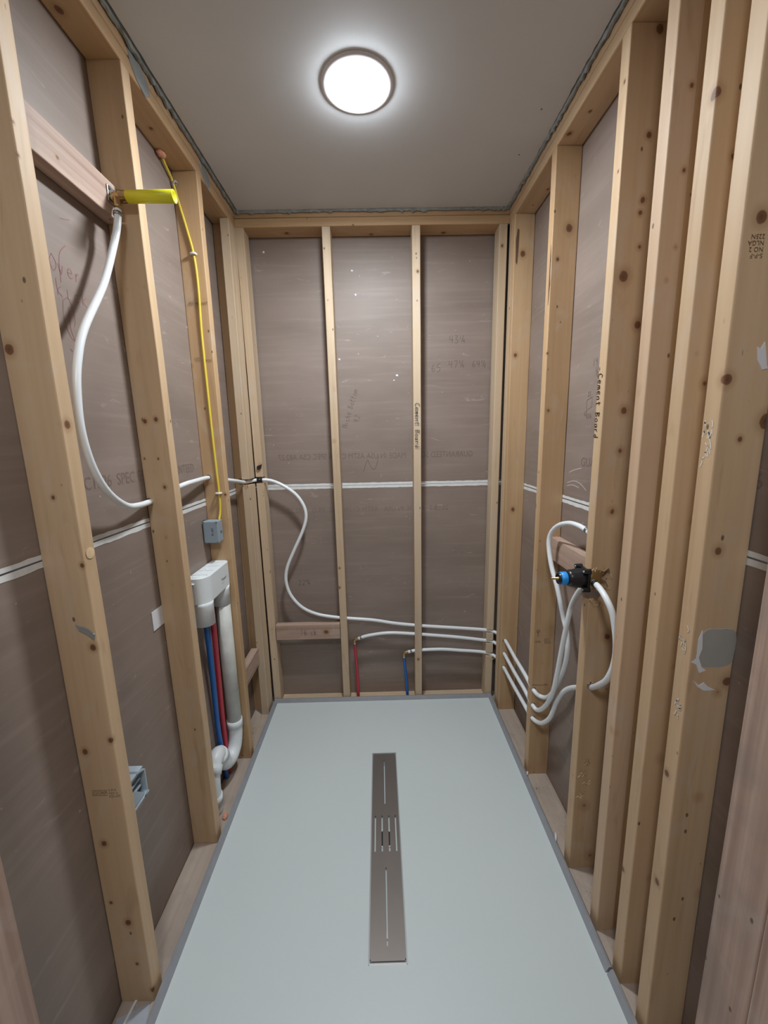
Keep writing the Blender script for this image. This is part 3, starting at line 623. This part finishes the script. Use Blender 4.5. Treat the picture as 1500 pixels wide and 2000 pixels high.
# blocking
def block(lo, hi, axis, label, seed, knots=(), stain=0.):
    loc = ((lo[0] + hi[0]) / 2, (lo[1] + hi[1]) / 2, lo[2])
    zc = (lo[2] + hi[2]) / 2
    if axis == 'y': c0, c1, u, hu = (loc[0], lo[1], zc), (loc[0], hi[1], zc), (1, 0, 0), (hi[0] - lo[0]) / 2
    else: c0, c1, u, hu = (lo[0], loc[1], zc), (hi[0], loc[1], zc), (0, 1, 0), (hi[1] - lo[1]) / 2
    mat = wood('fir_block_%d' % seed, 'fir', axis, rel(knots, loc), seed * 5.3, stain)
    o = lumber('blocking_board', c0, c1, u, (0, 0, 1), hu, (hi[2] - lo[2]) / 2, mat, loc, name_seed=seed, wav=.0002)
    return tag(o, label, 'blocking board', 'short blocking boards between studs')
BT = block((WL + .001, .8595, 2.086), (-.682, 1.2045, 2.174), 'y', 'reddish block high between the two nearest left studs, backing the yellow stub', 31, [(-.682, .915, 2.135, .007), (-.682, .995, 2.115, .004)], .55)
BL = block((-.694, 1.676, .345), (-.656, 1.9385, .433), 'y', 'short reddish block low in the left wall near the back corner', 32)
BB = block((-.5835, 2.030, .426), (-.2345, 2.068, .513), 'x', 'short reddish block on the back wall marked 16 ck', 33, [(-.31, 2.03, .468, .012)])
BR = block((.671, 1.1655, 1.020), (WR - .001, 1.518, 1.108), 'y', 'short reddish block between right wall studs, behind the black valve', 34)
hand('handwriting', '16 ck', plane_fn((-.452, 2.030, .452), (1, 0, 0), (0, 0, 1), (0, -1, 0), .0008), .034, .0020, M_PENCIL, BB, .55)
printed('lumber_stamp', 'HEM-FIR', (.671, 1.44, 1.035), (0, 0, 1), (0, 1, 0), (-1, 0, 0), .015, M_STAMP, BR, lift=.0012)

# ------------------------------------------------------------------ shower tray
PX0, PX1, PY0, PY1 = -.6185, .6055, .50, 2.034
RX0, RX1, RY0, RY1 = -.062, .0495, .868, 1.636      # drain recess
tray = empty('shower_tray', ((PX0 + PX1) / 2, (PY0 + PY1) / 2, 0), 'large pale grey-white shower tray covering the floor, edged with a grey metal rim', 'shower tray')
bm = bmesh.new()
xs = [PX0 + .004, RX0, RX1, PX1 - .004]; ys = [PY0 + .004, RY0, RY1, PY1 - .004]; zt = .050
for i in range(3):
    for j in range(3):
        z = .0405 if (i == 1 and j == 1) else zt
        # gentle fall towards the drain
        bm.faces.new([bm.verts.new((x, y, z)) for x, y in ((xs[i], ys[j]), (xs[i + 1], ys[j]), (xs[i + 1], ys[j + 1]), (xs[i], ys[j + 1]))])
for (a, b_) in (((RX0, RY0), (RX1, RY0)), ((RX1, RY0), (RX1, RY1)), ((RX1, RY1), (RX0, RY1)), ((RX0, RY1), (RX0, RY0))):
    bm.faces.new([bm.verts.new((*a, zt)), bm.verts.new((*b_, zt)), bm.verts.new((*b_, .0405)), bm.verts.new((*a, .0405))])
bmesh.ops.remove_doubles(bm, verts=bm.verts, dist=1e-5)
add_box(bm, (xs[0], ys[0], 0.0005), (xs[3], RY0, .040)); add_box(bm, (xs[0], RY1, 0.0005), (xs[3], ys[3], .040))
surf = bm_obj('tray_surface', bm, M_PAN, tray)
def rim_piece(name, pts_out, inward, z1, parent, mat=M_RIM):
    """angle profile swept along a straight run: flat lip on top, sloped inner face"""
    (a, b_) = pts_out; a, b_, iw = Vector((*a, 0)), Vector((*b_, 0)), Vector((*inward, 0))
    prof = [(0, 0.001), (0, z1), (.0065, z1 + .0006), (.008, z1 - .002), (.0155, .0525), (.0165, .0502), (.0165, .046)]
    bm = bmesh.new(); ra = [bm.verts.new(a + iw * d + Vector((0, 0, z))) for d, z in prof]; rb = [bm.verts.new(b_ + iw * d + Vector((0, 0, z))) for d, z in prof]
    for i in range(len(prof) - 1): bm.faces.new((ra[i], ra[i + 1], rb[i + 1], rb[i]))
    bm.faces.new(ra); bm.faces.new(rb[::-1])
    return bm_obj(name, bm, mat, parent)
rim_piece('rim', ((PX0, PY0), (PX0, PY1)), (1, 0), .068, tray)
rim_piece('rim', ((PX1, .838), (PX1, PY1)), (-1, 0), .068, tray)
rim_piece('rim', ((PX1 + .002, PY0), (PX1 + .002, .834)), (-1, 0), .0665, tray)
rim_piece('rim', ((PX0, PY1), (PX1, PY1)), (0, -1), .068, tray)
rim_piece('rim', ((PX0, PY0), (PX1, PY0)), (0, 1), .068, tray)
lathe('drain_hole', (-.007, 1.235, .0412), (0, 0, 1), [(0, .030), (.0004, .030)], M_HOLE, tray)
bm = bmesh.new()
add_lathe(bm, (-.007, 1.235, .0414), (0, 0, 1), [(0, .036), (.0022, .0355), (.0022, .031), (0, .030)], 40, False)
bm_obj('drain_ring', bm, M_PVC, tray)

# drain cover: slotted plate lying in the recess
cov = empty('drain_cover', (-.0065, 1.2525, .046), 'long narrow brownish steel drain cover with slots, set in the middle of the shower tray', 'drain cover')
X0, X1, Y0, Y1 = -.0585, .046, .877, 1.629
slots = [(x - .0024, x + .0024, 1.181, 1.318) for x in (-.0452, -.0192, .0072, .0325)] + [(-.0089, -.0049, 1.370, 1.592), (-.0090, -.0050, .911, 1.126)]
gx = sorted({X0, X1, *[s[0] for s in slots], *[s[1] for s in slots]}); gy = sorted({Y0, Y1, *[s[2] for s in slots], *[s[3] for s in slots]})
bm = bmesh.new(); vm = {}
def gv(x, y):
    if (x, y) not in vm: vm[(x, y)] = bm.verts.new((x, y, .0508))
    return vm[(x, y)]
for i in range(len(gx) - 1):
    for j in range(len(gy) - 1):
        cx_, cy_ = (gx[i] + gx[i + 1]) / 2, (gy[j] + gy[j + 1]) / 2
        if any(s[0] < cx_ < s[1] and s[2] < cy_ < s[3] for s in slots): continue
        bm.faces.new((gv(gx[i], gy[j]), gv(gx[i + 1], gy[j]), gv(gx[i + 1], gy[j + 1]), gv(gx[i], gy[j + 1])))
cs = [v for v in bm.verts if (abs(v.co.x - X0) < 1e-6 or abs(v.co.x - X1) < 1e-6) and (abs(v.co.y - Y0) < 1e-6 or abs(v.co.y - Y1) < 1e-6)]
bmesh.ops.bevel(bm, geom=cs, offset=.004, segments=4, affect='VERTICES')
r = bmesh.ops.extrude_face_region(bm, geom=list(bm.faces)); bmesh.ops.translate(bm, verts=[v for v in r['geom'] if isinstance(v, bmesh.types.BMVert)], vec=(0, 0, -.0018))
bm_obj('slotted_plate', bm, M_STEEL, cov)
bm = bmesh.new()
add_box(bm, (X0, Y0 - .0088, .0410), (X1, Y0 - .0020, .0470)); add_box(bm, (X0 - .0025, Y0 - .007, .041), (X0 - .0015, Y1 + .003, .0500)); add_box(bm, (X1 + .0015, Y0 - .007, .041), (X1 + .0025, Y1 + .003, .0500))
bm_obj('channel_edge', bm, M_STEELE, cov)
for yy in (.93, 1.57):
    box('foot', (-.03, yy, .0406), (.02, yy + .012, .0489), M_STEELE, cov)

# ------------------------------------------------------------------ ceiling lamp
lamp = empty('ceiling_light', (-.039, 1.371, CZ), 'round flush ceiling light glowing bright white', 'light')
lathe('trim_ring', (-.039, 1.371, CZ), (0, 0, -1), [(0, .106), (.002, .1055), (.0055, .100), (.0065, .092), (.006, .084), (.004, .081), (0, .081)], plain('lamp_trim_white', (.74, .71, .73), .5), lamp, 64)
bm = bmesh.new(); add_lathe(bm, (-.039, 1.371, CZ - .0055), (0, 0, -1), [(0, .082)] + [(.028 * math.sin(t), .082 * math.cos(t)) for t in [math.pi / 2 * k / 9 for k in range(1, 9)]] + [(.028, .001)], 64)
bm_obj('lens', bm, M_LENS, lamp, None, True)
dl = bpy.data.lights.new('lamp_light', 'AREA'); dl.shape = 'DISK'; dl.size = .15; dl.energy = DOWN; dl.color = (.88, .95, 1)
do = bpy.data.objects.new('lamp_light', dl); COL.objects.link(do); do.parent = lamp; do.location = (0, 0, -.0425)
for x, y in ((.542, 1.468), (.542, 1.674)):
    o = lathe('nail_head', (x, y, CZ), (0, 0, -1), [(0, .0028), (.0015, .002)], M_STAMP, None, 10)
    tag(o, 'dark nail head in the ceiling, the %s of the two near the right edge' % ('nearer' if y < 1.5 else 'farther'), 'nail')

# ------------------------------------------------------------------ hoses
def hose(label, path, r=.0086, n=8, grp='white hoses threaded through the studs', mat=M_PEX):
    o = tube('water_hose', path, r, mat, None, n); return tag(o, label, 'hose', grp)
def ring(parent, p, ax, r=.0105, l=.009, mat=M_CRIMP, name='crimp_ring'):
    p = Vector(p); ax = Vector(ax).normalized()
    return lathe(name, p - ax * l / 2, ax, [(0, r * .8), (0, r), (l, r), (l, r * .8)], mat, parent, 20)
T1 = [(-.663, 1.166, 2.100), (-.664, 1.156, 2.06), (-.668, 1.142, 2.016), (-.664, 1.068, 1.890), (-.656, .964, 1.761), (-.652, .923, 1.687), (-.650, .903, 1.620), (-.650, .897, 1.534), (-.655, .921, 1.454), (-.665, .974, 1.388), (-.680, 1.058, 1.341), (-.692, 1.133, 1.328), (-.708, 1.238, 1.327), (-.700, 1.29, 1.340), (-.671, 1.36, 1.360), (-.682, 1.48, 1.362), (-.699, 1.636, 1.360), (-.690, 1.70, 1.350), (-.666, 1.78, 1.334), (-.664, 1.86, 1.322), (-.661, 1.95, 1.308), (-.636, 2.028, 1.308), (-.600, 2.040, 1.309), (-.556, 2.05, 1.302), (-.500, 2.05, 1.277), (-.437, 2.05, 1.230), (-.397, 2.05, 1.167), (-.389, 2.05, 1.102), (-.414, 2.05, 1.025), (-.465, 2.05, .922), (-.504, 2.05, .835), (-.515, 2.05, .759), (-.495, 2.05, .679), (-.438, 2.05, .607), (-.356, 2.053, .563), (-.246, 2.055, .540), (-.161, 2.055, .531), (-.049, 2.055, .519), (.064, 2.055, .498), (.178, 2.055, .483), (.263, 2.055, .474), (.406, 2.055, .461), (.549, 2.053, .448), (.608, 2.045, .441), (.637, 2.0, .440), (.645, 1.935, .443), (.634, 1.75, .452), (.627, 1.60, .460), (.634, 1.51, .441), (.655, 1.490, .428), (.668, 1.45, .455), (.667, 1.390, .535), (.665, 1.335, .64), (.663, 1.31, .73), (.662, 1.317, .796), (.658, 1.347, .851), (.645, 1.377, .947), (.638, 1.423, 1.021), (.636, 1.451, 1.093), (.64, 1.448, 1.139), (.648, 1.41, 1.177), (.656, 1.35, 1.199), (.66, 1.294, 1.204), (.662, 1.247, 1.200), (.663, 1.205, 1.192)]
h1 = hose('longest white hose, from the yellow tube, making an S-bend on the back wall', T1)
ring(h1, (-.6634, 1.163, 2.088), (0, .2, 1)); ring(h1, (.6625, 1.235, 1.199), (0, 1, .2))
T2 = [(-.137, 2.06, .409), (-.079, 2.058, .427), (.035, 2.055, .441), (.177, 2.055, .431), (.263, 2.055, .422), (.406, 2.055, .406), (.550, 2.053, .386), (.610, 2.045, .379), (.637, 2.0, .372), (.642, 1.935, .367), (.634, 1.75, .376), (.628, 1.60, .386), (.632, 1.51, .372), (.642, 1.478, .374), (.637, 1.405, .446), (.632, 1.342, .54), (.632, 1.315, .632), (.633, 1.292, .751), (.635, 1.271, .859), (.640, 1.258, .934), (.647, 1.23, .995), (.650, 1.19, 1.035)]
h2 = hose('white hose from the red stub, middle of three, curling up to the black valve', T2)
ring(h2, (-.122, 2.0595, .414), (1, 0, .3))
T3 = [(.140, 2.06, .320), (.191, 2.056, .331), (.321, 2.055, .334), (.436, 2.055, .324), (.552, 2.053, .313), (.610, 2.045, .300), (.637, 2.0, .292), (.642, 1.935, .288), (.634, 1.75, .302), (.628, 1.60, .316), (.632, 1.515, .312), (.640, 1.466, .325), (.640, 1.415, .365), (.645, 1.371, .424), (.650, 1.340, .509), (.655, 1.304, .577), (.660, 1.252, .630), (.650, 1.127, .716), (.641, 1.06, .772), (.636, 1.020, .816), (.638, 1.000, .870), (.640, 1.000, .931), (.631, 1.010, 1.010), (.622, 1.030, 1.050), (.623, 1.070, 1.068), (.627, 1.112, 1.072)]
h3 = hose('white hose from the blue stub, lowest of three, looping right of the chopped stud', T3)
ring(h3, (.157, 2.0585, .325), (1, 0, .2)); ring(h3, (.624, 1.098, 1.071), (0, 1, 0), .0105, .010, M_BLACK)
b = tube('corner_sleeve', [(-.624, 2.030, 1.3085), (-.600, 2.0385, 1.309)], .0096, M_BLACK, h1, 1); b['label'] = 'black sleeve around the hose in the corner notch'
def stub(name, label, mat, path, elbow, r=.008):
    s = empty(name, tuple(path[-1]), label, 'pipe')
    tube('pipe', path, r, mat, s)
    e = Vector(elbow)
    e_ = tube('elbow', [e + Vector((-.002, 0, -.022)), e + Vector((-.002, 0, -.004)), e + Vector((.004, 0, .004)), e + Vector((.022, 0, .010))], .0085, M_BRASS, s, 4)
    ring(s, Vector(path[0]) + Vector((0, 0, -.006)), (0, 0, 1), .0100, .008)
    return s
stub('red_pipe_stub', 'short red pipe rising from the back bottom plate to a brass elbow', M_RED, [(-.1585, 2.06, .385), (-.155, 2.06, .30), (-.150, 2.06, .20), (-.148, 2.06, .039)], (-.158, 2.06, .401))
stub('blue_pipe_stub', 'short blue pipe rising from the back bottom plate to a brass elbow', M_BLUE, [(.117, 2.06, .295), (.122, 2.06, .22), (.129, 2.06, .14), (.134, 2.06, .039)], (.118, 2.06, .312))

# ------------------------------------------------------------------ valve
vz, vy = 1.0765, 1.139
val = empty('shower_valve', (.625, vy, vz), 'black shower valve with a bright blue ring, in the chopped stud', 'valve')
lathe('stem', (.560, vy, vz), (-1, 0, 0), [(0, .005), (.030, .005), (.031, .0038), (.047, .0038), (.048, .001)], M_BRASS, val, 16)
lathe('collar', (.562, vy, vz), (-1, 0, 0), [(0, .0175), (.030, .0170), (.031, .0135), (.012, .0130)], M_BLACK, val)
lathe('blue_ring', (.557, vy, vz), (-1, 0, 0), [(0, .0195), (.002, .0198), (.018, .0193), (.019, .0172), (.0, .0172)], M_CYAN, val)
lathe('housing', (.612, vy, vz), (-1, 0, 0), [(0, .030), (.018, .030), (.036, .0265), (.044, .0262), (.051, .0235), (.054, .017)], M_BLACK, val)
bm = bmesh.new(); add_box(bm, (.6075, vy - .031, vz - .031), (.6165, vy + .031, vz + .031), .004)
for sy, sz in ((-1, -1), (1, 1), (-1, 1), (1, -1)): add_lathe(bm, (.596, vy + sy * .026, vz + sz * .028), (1, 0, 0), [(0, .0075), (.020, .0085)], 18)
flange = bm_obj('flange', bm, M_BLACK, val)
for sy, sz in ((-1, -1), (1, 1), (-1, 1), (1, -1)): lathe('screw', (.5945, vy + sy * .026, vz + sz * .028), (1, 0, 0), [(0, .004), (.002, .0042)], M_STEELE, flange, 14)
bm = bmesh.new(); add_box(bm, (.617, vy - .026, vz - .030), (.652, vy + .028, vz + .030), .006)
add_tube(bm, [Vector((.632, vy - .018, vz - .006)), Vector((.627, vy - .038, vz - .0045))], .0085, 14)
add_tube(bm, [Vector((.650, vy, vz - .022)), Vector((.650, 1.185, vz - .040))], .0085, 14)
add_tube(bm, [Vector((.655, vy + .012, vz + .01)), Vector((.663, 1.195, 1.190))], .0080, 14)
bm_obj('valve_body', bm, M_BRASS, val)

# ------------------------------------------------------------------ shower arm stub with yellow test cap
sy_, sz_ = 1.176, 2.135
arm = empty('shower_arm_stub', (-.682, sy_, sz_), 'brass elbow with a long yellow plastic tube on the high left block', 'pipe')
bm = bmesh.new()
add_tube(bm, smooth_path([(-.680, sy_, sz_ - .004), (-.668, sy_, sz_), (-.655, sy_, sz_)], 4), .0125, 18)
add_tube(bm, smooth_path([(-.668, sy_ - .002, sz_), (-.664, sy_ - .006, sz_ - .014), (-.663, sy_ - .009, sz_ - .030)], 4), .0095, 18)
bm_obj('elbow', bm, M_BRASS, arm, None, True)
lathe('collar', (-.657, sy_, sz_), (1, 0, 0), [(0, .0125), (0, .0150), (.018, .0140), (.018, .0145), (.020, .0145)], M_BRASS, arm)
bm = bmesh.new(); add_box(bm, (-.6820, sy_ - .017, sz_ - .016), (-.6785, sy_ + .017, sz_ + .022), .0012)
add_lathe(bm, (-.6785, sy_ - .010, sz_ + .016), (1, 0, 0), [(0, .005), (.004, .0035)], 12); add_lathe(bm, (-.6785, sy_ + .010, sz_ + .016), (1, 0, 0), [(0, .005), (.004, .0035)], 12)
bm_obj('mounting_ear', bm, M_CRIMP, arm)
bm = bmesh.new(); add_lathe(bm, (-.640, sy_, sz_), (1, -.0, -.006), [(0, .0140), (0, .0146), (.122, .0152), (.1225, .0138), (.108, .0132), (.107, .001)], 40)
o = bm_obj('yellow_tube', bm, M_YEL, arm, None, False)
for p in o.data.polygons: p.use_smooth = len(p.vertices) == 4

# ------------------------------------------------------------------ cable, clips, boxes
cab = [(-.706, 1.538, 2.4585), (-.709, 1.552, 2.448), (-.712, 1.590, 2.432), (-.712, 1.612, 2.418), (-.703, 1.6225, 2.36), (-.683, 1.624, 2.27), (-.6665, 1.6245, 2.182), (-.662, 1.6255, 2.077), (-.667, 1.628, 1.915), (-.666, 1.629, 1.707), (-.664, 1.630, 1.51), (-.6600, 1.631, 1.297), (-.661, 1.628, 1.225), (-.664, 1.615, 1.186)]
tag(tube('electric_cable', cab, .0044, M_CABLE, None, 6, 10), 'thin yellow cable from the left top plate down its stud to the grey box', 'cable')
def clip(p, w, label, mat, rot=0.):
    o = empty('cable_clip', p, label, 'clip', 'clips on the yellow cable')
    bm = bmesh.new(); add_tube(bm, smooth_path([(p[0] - w, p[1] + .004, p[2]), (p[0] - w * .8, p[1] - .006, p[2]), (p[0] + w * .8, p[1] - .006, p[2] + rot), (p[0] + w, p[1] + .004, p[2] + rot)], 4), .0040, 10)
    bm_obj('strap', bm, mat, o, None, True)
    for s in (-1, 1): lathe('nail', (p[0] + s * w, p[1] + .002, p[2]), (0, -1, 0), [(0, .0022), (.006, .0022), (.007, .0012)], mat, o, 10)
    return o
clip((-.6665, 1.6225, 2.186), .0085, 'upper white clip on the yellow cable', M_WCLIP)
clip((-.6605, 1.6275, 1.296), .0095, 'lower white clip on the yellow cable, above the grey box', M_WCLIP)
clip((-.7085, 1.6185, 2.408), .0060, 'greyish clip holding the yellow cable tight under the top plate', plain('grey_clip', (.36, .34, .30), .6), .01)
bm = bmesh.new(); bmesh.ops.create_icosphere(bm, subdivisions=3, radius=.013)
for v in bm.verts: v.co = Vector((v.co.x * 1.0, v.co.y * 1.5, v.co.z * .75)) * (1 + rg(.14)) + Vector((-.706, 1.534, 2.455))
tag(bm_obj('sealant_foam', bm, M_FOAM, None, (-.706, 1.534, 2.455), True), 'lump of orange-pink foam where the yellow cable enters the top plate', 'foam')

jb = empty('junction_box', (-.686, 1.630, 1.100), 'small blue-grey electrical junction box where the yellow cable ends', 'electrical box')
box('body', (-.7140, 1.587, 1.1005), (-.6570, 1.627, 1.188), M_GREY, jb, .003)
lid = box('lid', (-.7160, 1.576, 1.099), (-.6555, 1.5875, 1.1895), M_GREY, jb, .004)
for x in (-.712, -.660):
    for z in (1.103, 1.185): lathe('screw', (x, 1.5765, z), (0, -1, 0), [(0, .0035), (.0015, .003)], M_CRIMP, lid, 12)
lathe('knockout', (-.6566, 1.608, 1.142), (1, 0, 0), [(0, .007), (.0015, .006), (.0016, .003)], M_CRIMP, jb, 20)
printed('lettering', 'HP 16', (-.6835, 1.576, 1.161), (0, 0, -1), (1, 0, 0), (0, -1, 0), .0125, M_INK, lid)
box('bracket_ear', (-.7195, 1.590, 1.094), (-.7125, 1.626, 1.192), M_CRIMP, jb, .001)

# grey box behind the nearest left stud
gb = empty('outlet_box', (-.69, .88, .56), 'blue-grey plastic wiring box low on the left, half hidden behind the nearest stud', 'electrical box')
bm = bmesh.new()
def quadbox(bm, P):
    v = [bm.verts.new(p) for p in P]
    for f in ((0, 1, 2, 3), (7, 6, 5, 4), (0, 4, 5, 1), (1, 5, 6, 2), (2, 6, 7, 3), (3, 7, 4, 0)): bm.faces.new([v[i] for i in f])
x_in, x_out = WL + .004, -.655
for z0, z1 in ((.558, .562),): add_box(bm, (x_in, .8605, z0), (x_out, .952, z1))
add_box(bm, (x_in, .8605, .640), (x_out - .004, .945, .644)); add_box(bm, (x_in, .944, .570), (x_out, .948, .632))
quadbox(bm, [(x_in, .944, .632), (x_out, .944, .632), (x_out, .918, .644), (x_in, .918, .644), (x_in, .948, .633), (x_out, .948, .633), (x_out, .921, .648), (x_in, .921, .648)])
quadbox(bm, [(x_in, .944, .570), (x_out, .944, .570), (x_out, .930, .560), (x_in, .930, .560), (x_in, .948, .569), (x_out, .948, .569), (x_out, .934, .556), (x_in, .934, .556)])
bm_obj('shell', bm, M_GREYL, gb)
bm = bmesh.new()
for z in (.627, .611, .590): add_box(bm, (x_in + .002, .8607, z), (x_out - .010, .938, z + .0035))
quadbox(bm, [(x_out - .012, .862, .60), (x_out - .012, .905, .60), (x_out - .003, .905, .604), (x_out - .003, .862, .604), (x_out - .012, .862, .565), (x_out - .012, .94, .565), (x_out - .003, .94, .565), (x_out - .003, .862, .565)])
bm_obj('inner_ribs', bm, M_GREYL, gb)
tag(box('white_card', (WL + .0008, 1.172, .921), (WL + .0026, 1.236, .983), M_PAPERW), 'small white card stuck on the left wall beside the second stud', 'card')

# ------------------------------------------------------------------ drain and supply riser box
sb = empty('supply_box', (-.683, 1.515, .82), 'white plastic twin-socket plumbing box fixed between two left wall studs', 'plumbing box')
def stadium(x0, x1, y0, y1, z0, z1, r, seg=10):
    """rounded outline in plan, rounded at the two room-side corners"""
    pts = [(x0, y0), (x0, y1)]
    for k in range(seg + 1):
        a = math.pi / 2 * k / seg; pts.append((x1 - r * .45 + r * .45 * math.sin(a), y1 - r * .45 + r * .45 * math.cos(a)))
    for k in range(seg + 1):
        a = math.pi / 2 * k / seg; pts.append((x1 - r + r * math.cos(a), y0 + r - r * math.sin(a)))
    return pts
bm = bmesh.new(); pl = stadium(WL + .001, -.645, 1.396, 1.634, 0, 0, .052)
a = [bm.verts.new((x, y, .908)) for x, y in pl]; c = [bm.verts.new((x, y, 1.010)) for x, y in pl]; n_ = len(pl)
bm.faces.new(a); bm.faces.new(c[::-1])
for i in range(n_): bm.faces.new((a[i], c[i], c[(i + 1) % n_], a[(i + 1) % n_]))
o = hs = bm_obj('housing', bm, M_PVC, sb); bv = o.modifiers.new('b', 'BEVEL'); bv.width = .003; bv.segments = 3; bv.limit_method = 'ANGLE'
for y in (1.438, 1.49, 1.545, 1.597): box('top_rib', (-.716, y, 1.0095), (-.654, y + .0022, 1.0125), M_PVC, hs)
for y, r_ in ((1.425, .014), (1.518, .007), (1.615, .012)): lathe('top_boss', (-.690, y, 1.0095), (0, 0, 1), [(0, r_), (.0015, r_), (.0015, r_ - .003), (0.0003, r_ - .003)], M_PVC, hs, 24)
lathe('socket', (-.682, 1.437, .9085), (0, 0, -1), [(0, .0385), (.012, .037), (.092, .0362), (.092, .033), (.06, .033), (.06, .001)], M_PVC, sb, 40)
lathe('socket', (-.678, 1.595, .9085), (0, 0, -1), [(0, .037), (.012, .0355), (.078, .0345), (.078, .031), (.05, .031), (.05, .001)], M_PVC, sb, 40)
box('side_tab', (-.704, 1.386, .990), (-.686, 1.3965, .9935), M_PVC, sb, .001)
printed('lettering', 'Tnmerl', (-.645, 1.535, .950), (0, 1, 0), (0, 0, 1), (1, 0, 0), .0165, plain('grey_lettering', (.12, .12, .15), .5), sb, lift=.0008)
printed('lettering', 'mm nn', (-.645, 1.537, .938), (0, 1, 0), (0, 0, 1), (1, 0, 0), .008, plain('pale_lettering', (.35, .36, .40), .5), sb, lift=.0008)

dp = empty('drain_pipe', (-.675, 1.5, .05), 'white drain pipe dropping from the plumbing box into a swept trap near the floor', 'pipe')
lathe('standpipe', (-.6745, 1.595, .858), (.004, -.004, -1), [(0, .0300), (.60, .0300)], M_PVCD, dp, 32)['label'] = 'dusty grey-white straight pipe with a crack line'
bm = bmesh.new()
tr = smooth_path([(-.672, 1.593, .275), (-.672, 1.592, .215), (-.676, 1.575, .160), (-.682, 1.535, .135), (-.686, 1.490, .155), (-.687, 1.468, .205), (-.688, 1.440, .242), (-.689, 1.405, .235), (-.690, 1.378, .195), (-.690, 1.370, .13), (-.690, 1.368, .039)], 6)
add_tube(bm, tr, .0290, 28)
bm_obj('trap', bm, M_PVC, dp, None, True)
for p, ax in (((-.672, 1.593, .268), (0, 0, 1)), ((-.6875, 1.455, .222), (0, -.55, .75)), ((-.689, 1.388, .217), (0, .7, .7)), ((-.690, 1.369, .10), (0, 0, 1))):
    ring(dp, p, ax, .0333, .034, M_PVC, 'hub')
bp1 = tube('blue_pipe', [(-.690, 1.452, .88), (-.688, 1.456, .812), (-.696, 1.478, .608), (-.703, 1.492, .39), (-.705, 1.500, .285), (-.706, 1.520, .125), (-.706, 1.535, .039)], .0103, M_BLUE)
tag(bp1, 'blue water pipe dropping from the white plumbing box on the left wall', 'pipe')
rp1 = tube('red_pipe', [(-.666, 1.466, .88), (-.668, 1.474, .807), (-.690, 1.52, .60), (-.704, 1.548, .331), (-.707, 1.557, .22), (-.708, 1.563, .039)], .0103, M_RED)
tag(rp1, 'red water pipe dropping from the white plumbing box on the left wall', 'pipe')

# ------------------------------------------------------------------ small things on the plates
def chips(name, label, areas, cnt, mat):
    bm = bmesh.new()
    for _ in range(cnt):
        x0, x1, y0, y1, z = random.choice(areas); x, y = random.uniform(x0, x1), random.uniform(y0, y1); s = random.uniform(.0008, .0028)
        a = random.uniform(0, 6.28); h = random.uniform(.0004, .002)
        v = [bm.verts.new((x + s * math.cos(a + k * 2.1), y + s * math.sin(a + k * 2.1), z + (h if k == 1 else .0002))) for k in range(3)] + [bm.verts.new((x, y, z + h))]
        for f in ((0, 1, 3), (1, 2, 3), (2, 0, 3)): bm.faces.new([v[i] for i in f])
    o = bm_obj(name, bm, mat, None, None); o['kind'] = 'stuff'; o['label'] = label; o['category'] = 'sawdust'; return o
chips('sawdust', 'pale sawdust scattered on the bottom plate under the back wall studs', [(-.58, -.24, 2.045, 2.11, .0383), (-.58, -.24, 2.09, 2.115, .0385), (-.19, .17, 2.06, 2.115, .0383), (.22, .57, 2.06, 2.115, .0383)], 900, M_DUST)
chips('sawdust', 'pale sawdust drifted in the far left corner on the left bottom plate', [(-.70, -.636, 1.70, 1.93, .0383), (-.69, -.65, 1.80, 1.95, .0383)], 600, M_DUST)
chips('sawdust', 'sawdust crumbs along the right bottom plate', [(.63, .70, 1.20, 1.50, .0383), (.63, .70, 1.57, 1.92, .0383), (.63, .70, .87, 1.10, .0383)], 350, M_DUST)
def strip(name, c, l_, w, th, ang, tilt, mat, label, cat):
    bm = bmesh.new(); add_box(bm, (-l_ / 2, -w / 2, 0), (l_ / 2, w / 2, th), min(th, w) * .2)
    bmesh.ops.transform(bm, matrix=Matrix.Translation(c) @ Matrix.Rotation(ang, 4, 'Z') @ Matrix.Rotation(tilt, 4, 'Y'), verts=bm.verts)
    return tag(bm_obj(name, bm, mat, None, tuple(c)), label, cat)
strip('plastic_strip', Vector((-.683, .792, .0385)), .060, .006, .0035, 1.45, 0, M_PAPERW, 'thin white plastic strip lying on the left bottom plate at the nearest stud', 'plastic strip')
strip('paper_scrap', Vector((-.666, .775, .0383)), .075, .055, .0006, .4, 0, plain('blue_grey_paper', (.40, .42, .47), .5, noise=.2, nscale=40), 'crumpled blue-grey plastic film under the white strip, bottom left', 'film scrap')
for c, l_, a, lab in (((.623, 1.509, .0385), .022, 1.2, 'white adhesive dab on the right plate at the stud with curling hoses'), ((.622, 1.222, .0385), .032, 1.2, 'white adhesive dab on the right plate before the chopped stud'), ((.640, .849, .0385), .018, 1.0, 'white adhesive dab on the right plate near the bottom of the picture')):
    bm = bmesh.new(); add_tube(bm, smooth_path([(c[0] + math.cos(a) * t * l_, c[1] + math.sin(a) * t * l_, c[2] + .003 + .004 * math.sin(3 * t + 1)) for t in (-.5, -.2, .15, .5)], 4), lambda t: .0012 + .0030 * math.sin(math.pi * min(max(t, .03), .97)), 10)
    tag(bm_obj('adhesive_dab', bm, M_PAPERW, None, c, True), lab, 'adhesive', 'white adhesive dabs on the right plate')
bm = bmesh.new(); bmesh.ops.create_icosphere(bm, subdivisions=2, radius=.012)
for v in bm.verts: v.co = Vector((v.co.x * .8, v.co.y * 1.4, abs(v.co.z) * 1.1)) * (1 + rg(.2)) + Vector((-.642, 1.345, .0383))
tag(bm_obj('foam_crumb', bm, M_FOAM, None, (-.642, 1.345, .0383)), 'pink foam crumb on the left bottom plate beside the drain trap', 'foam')
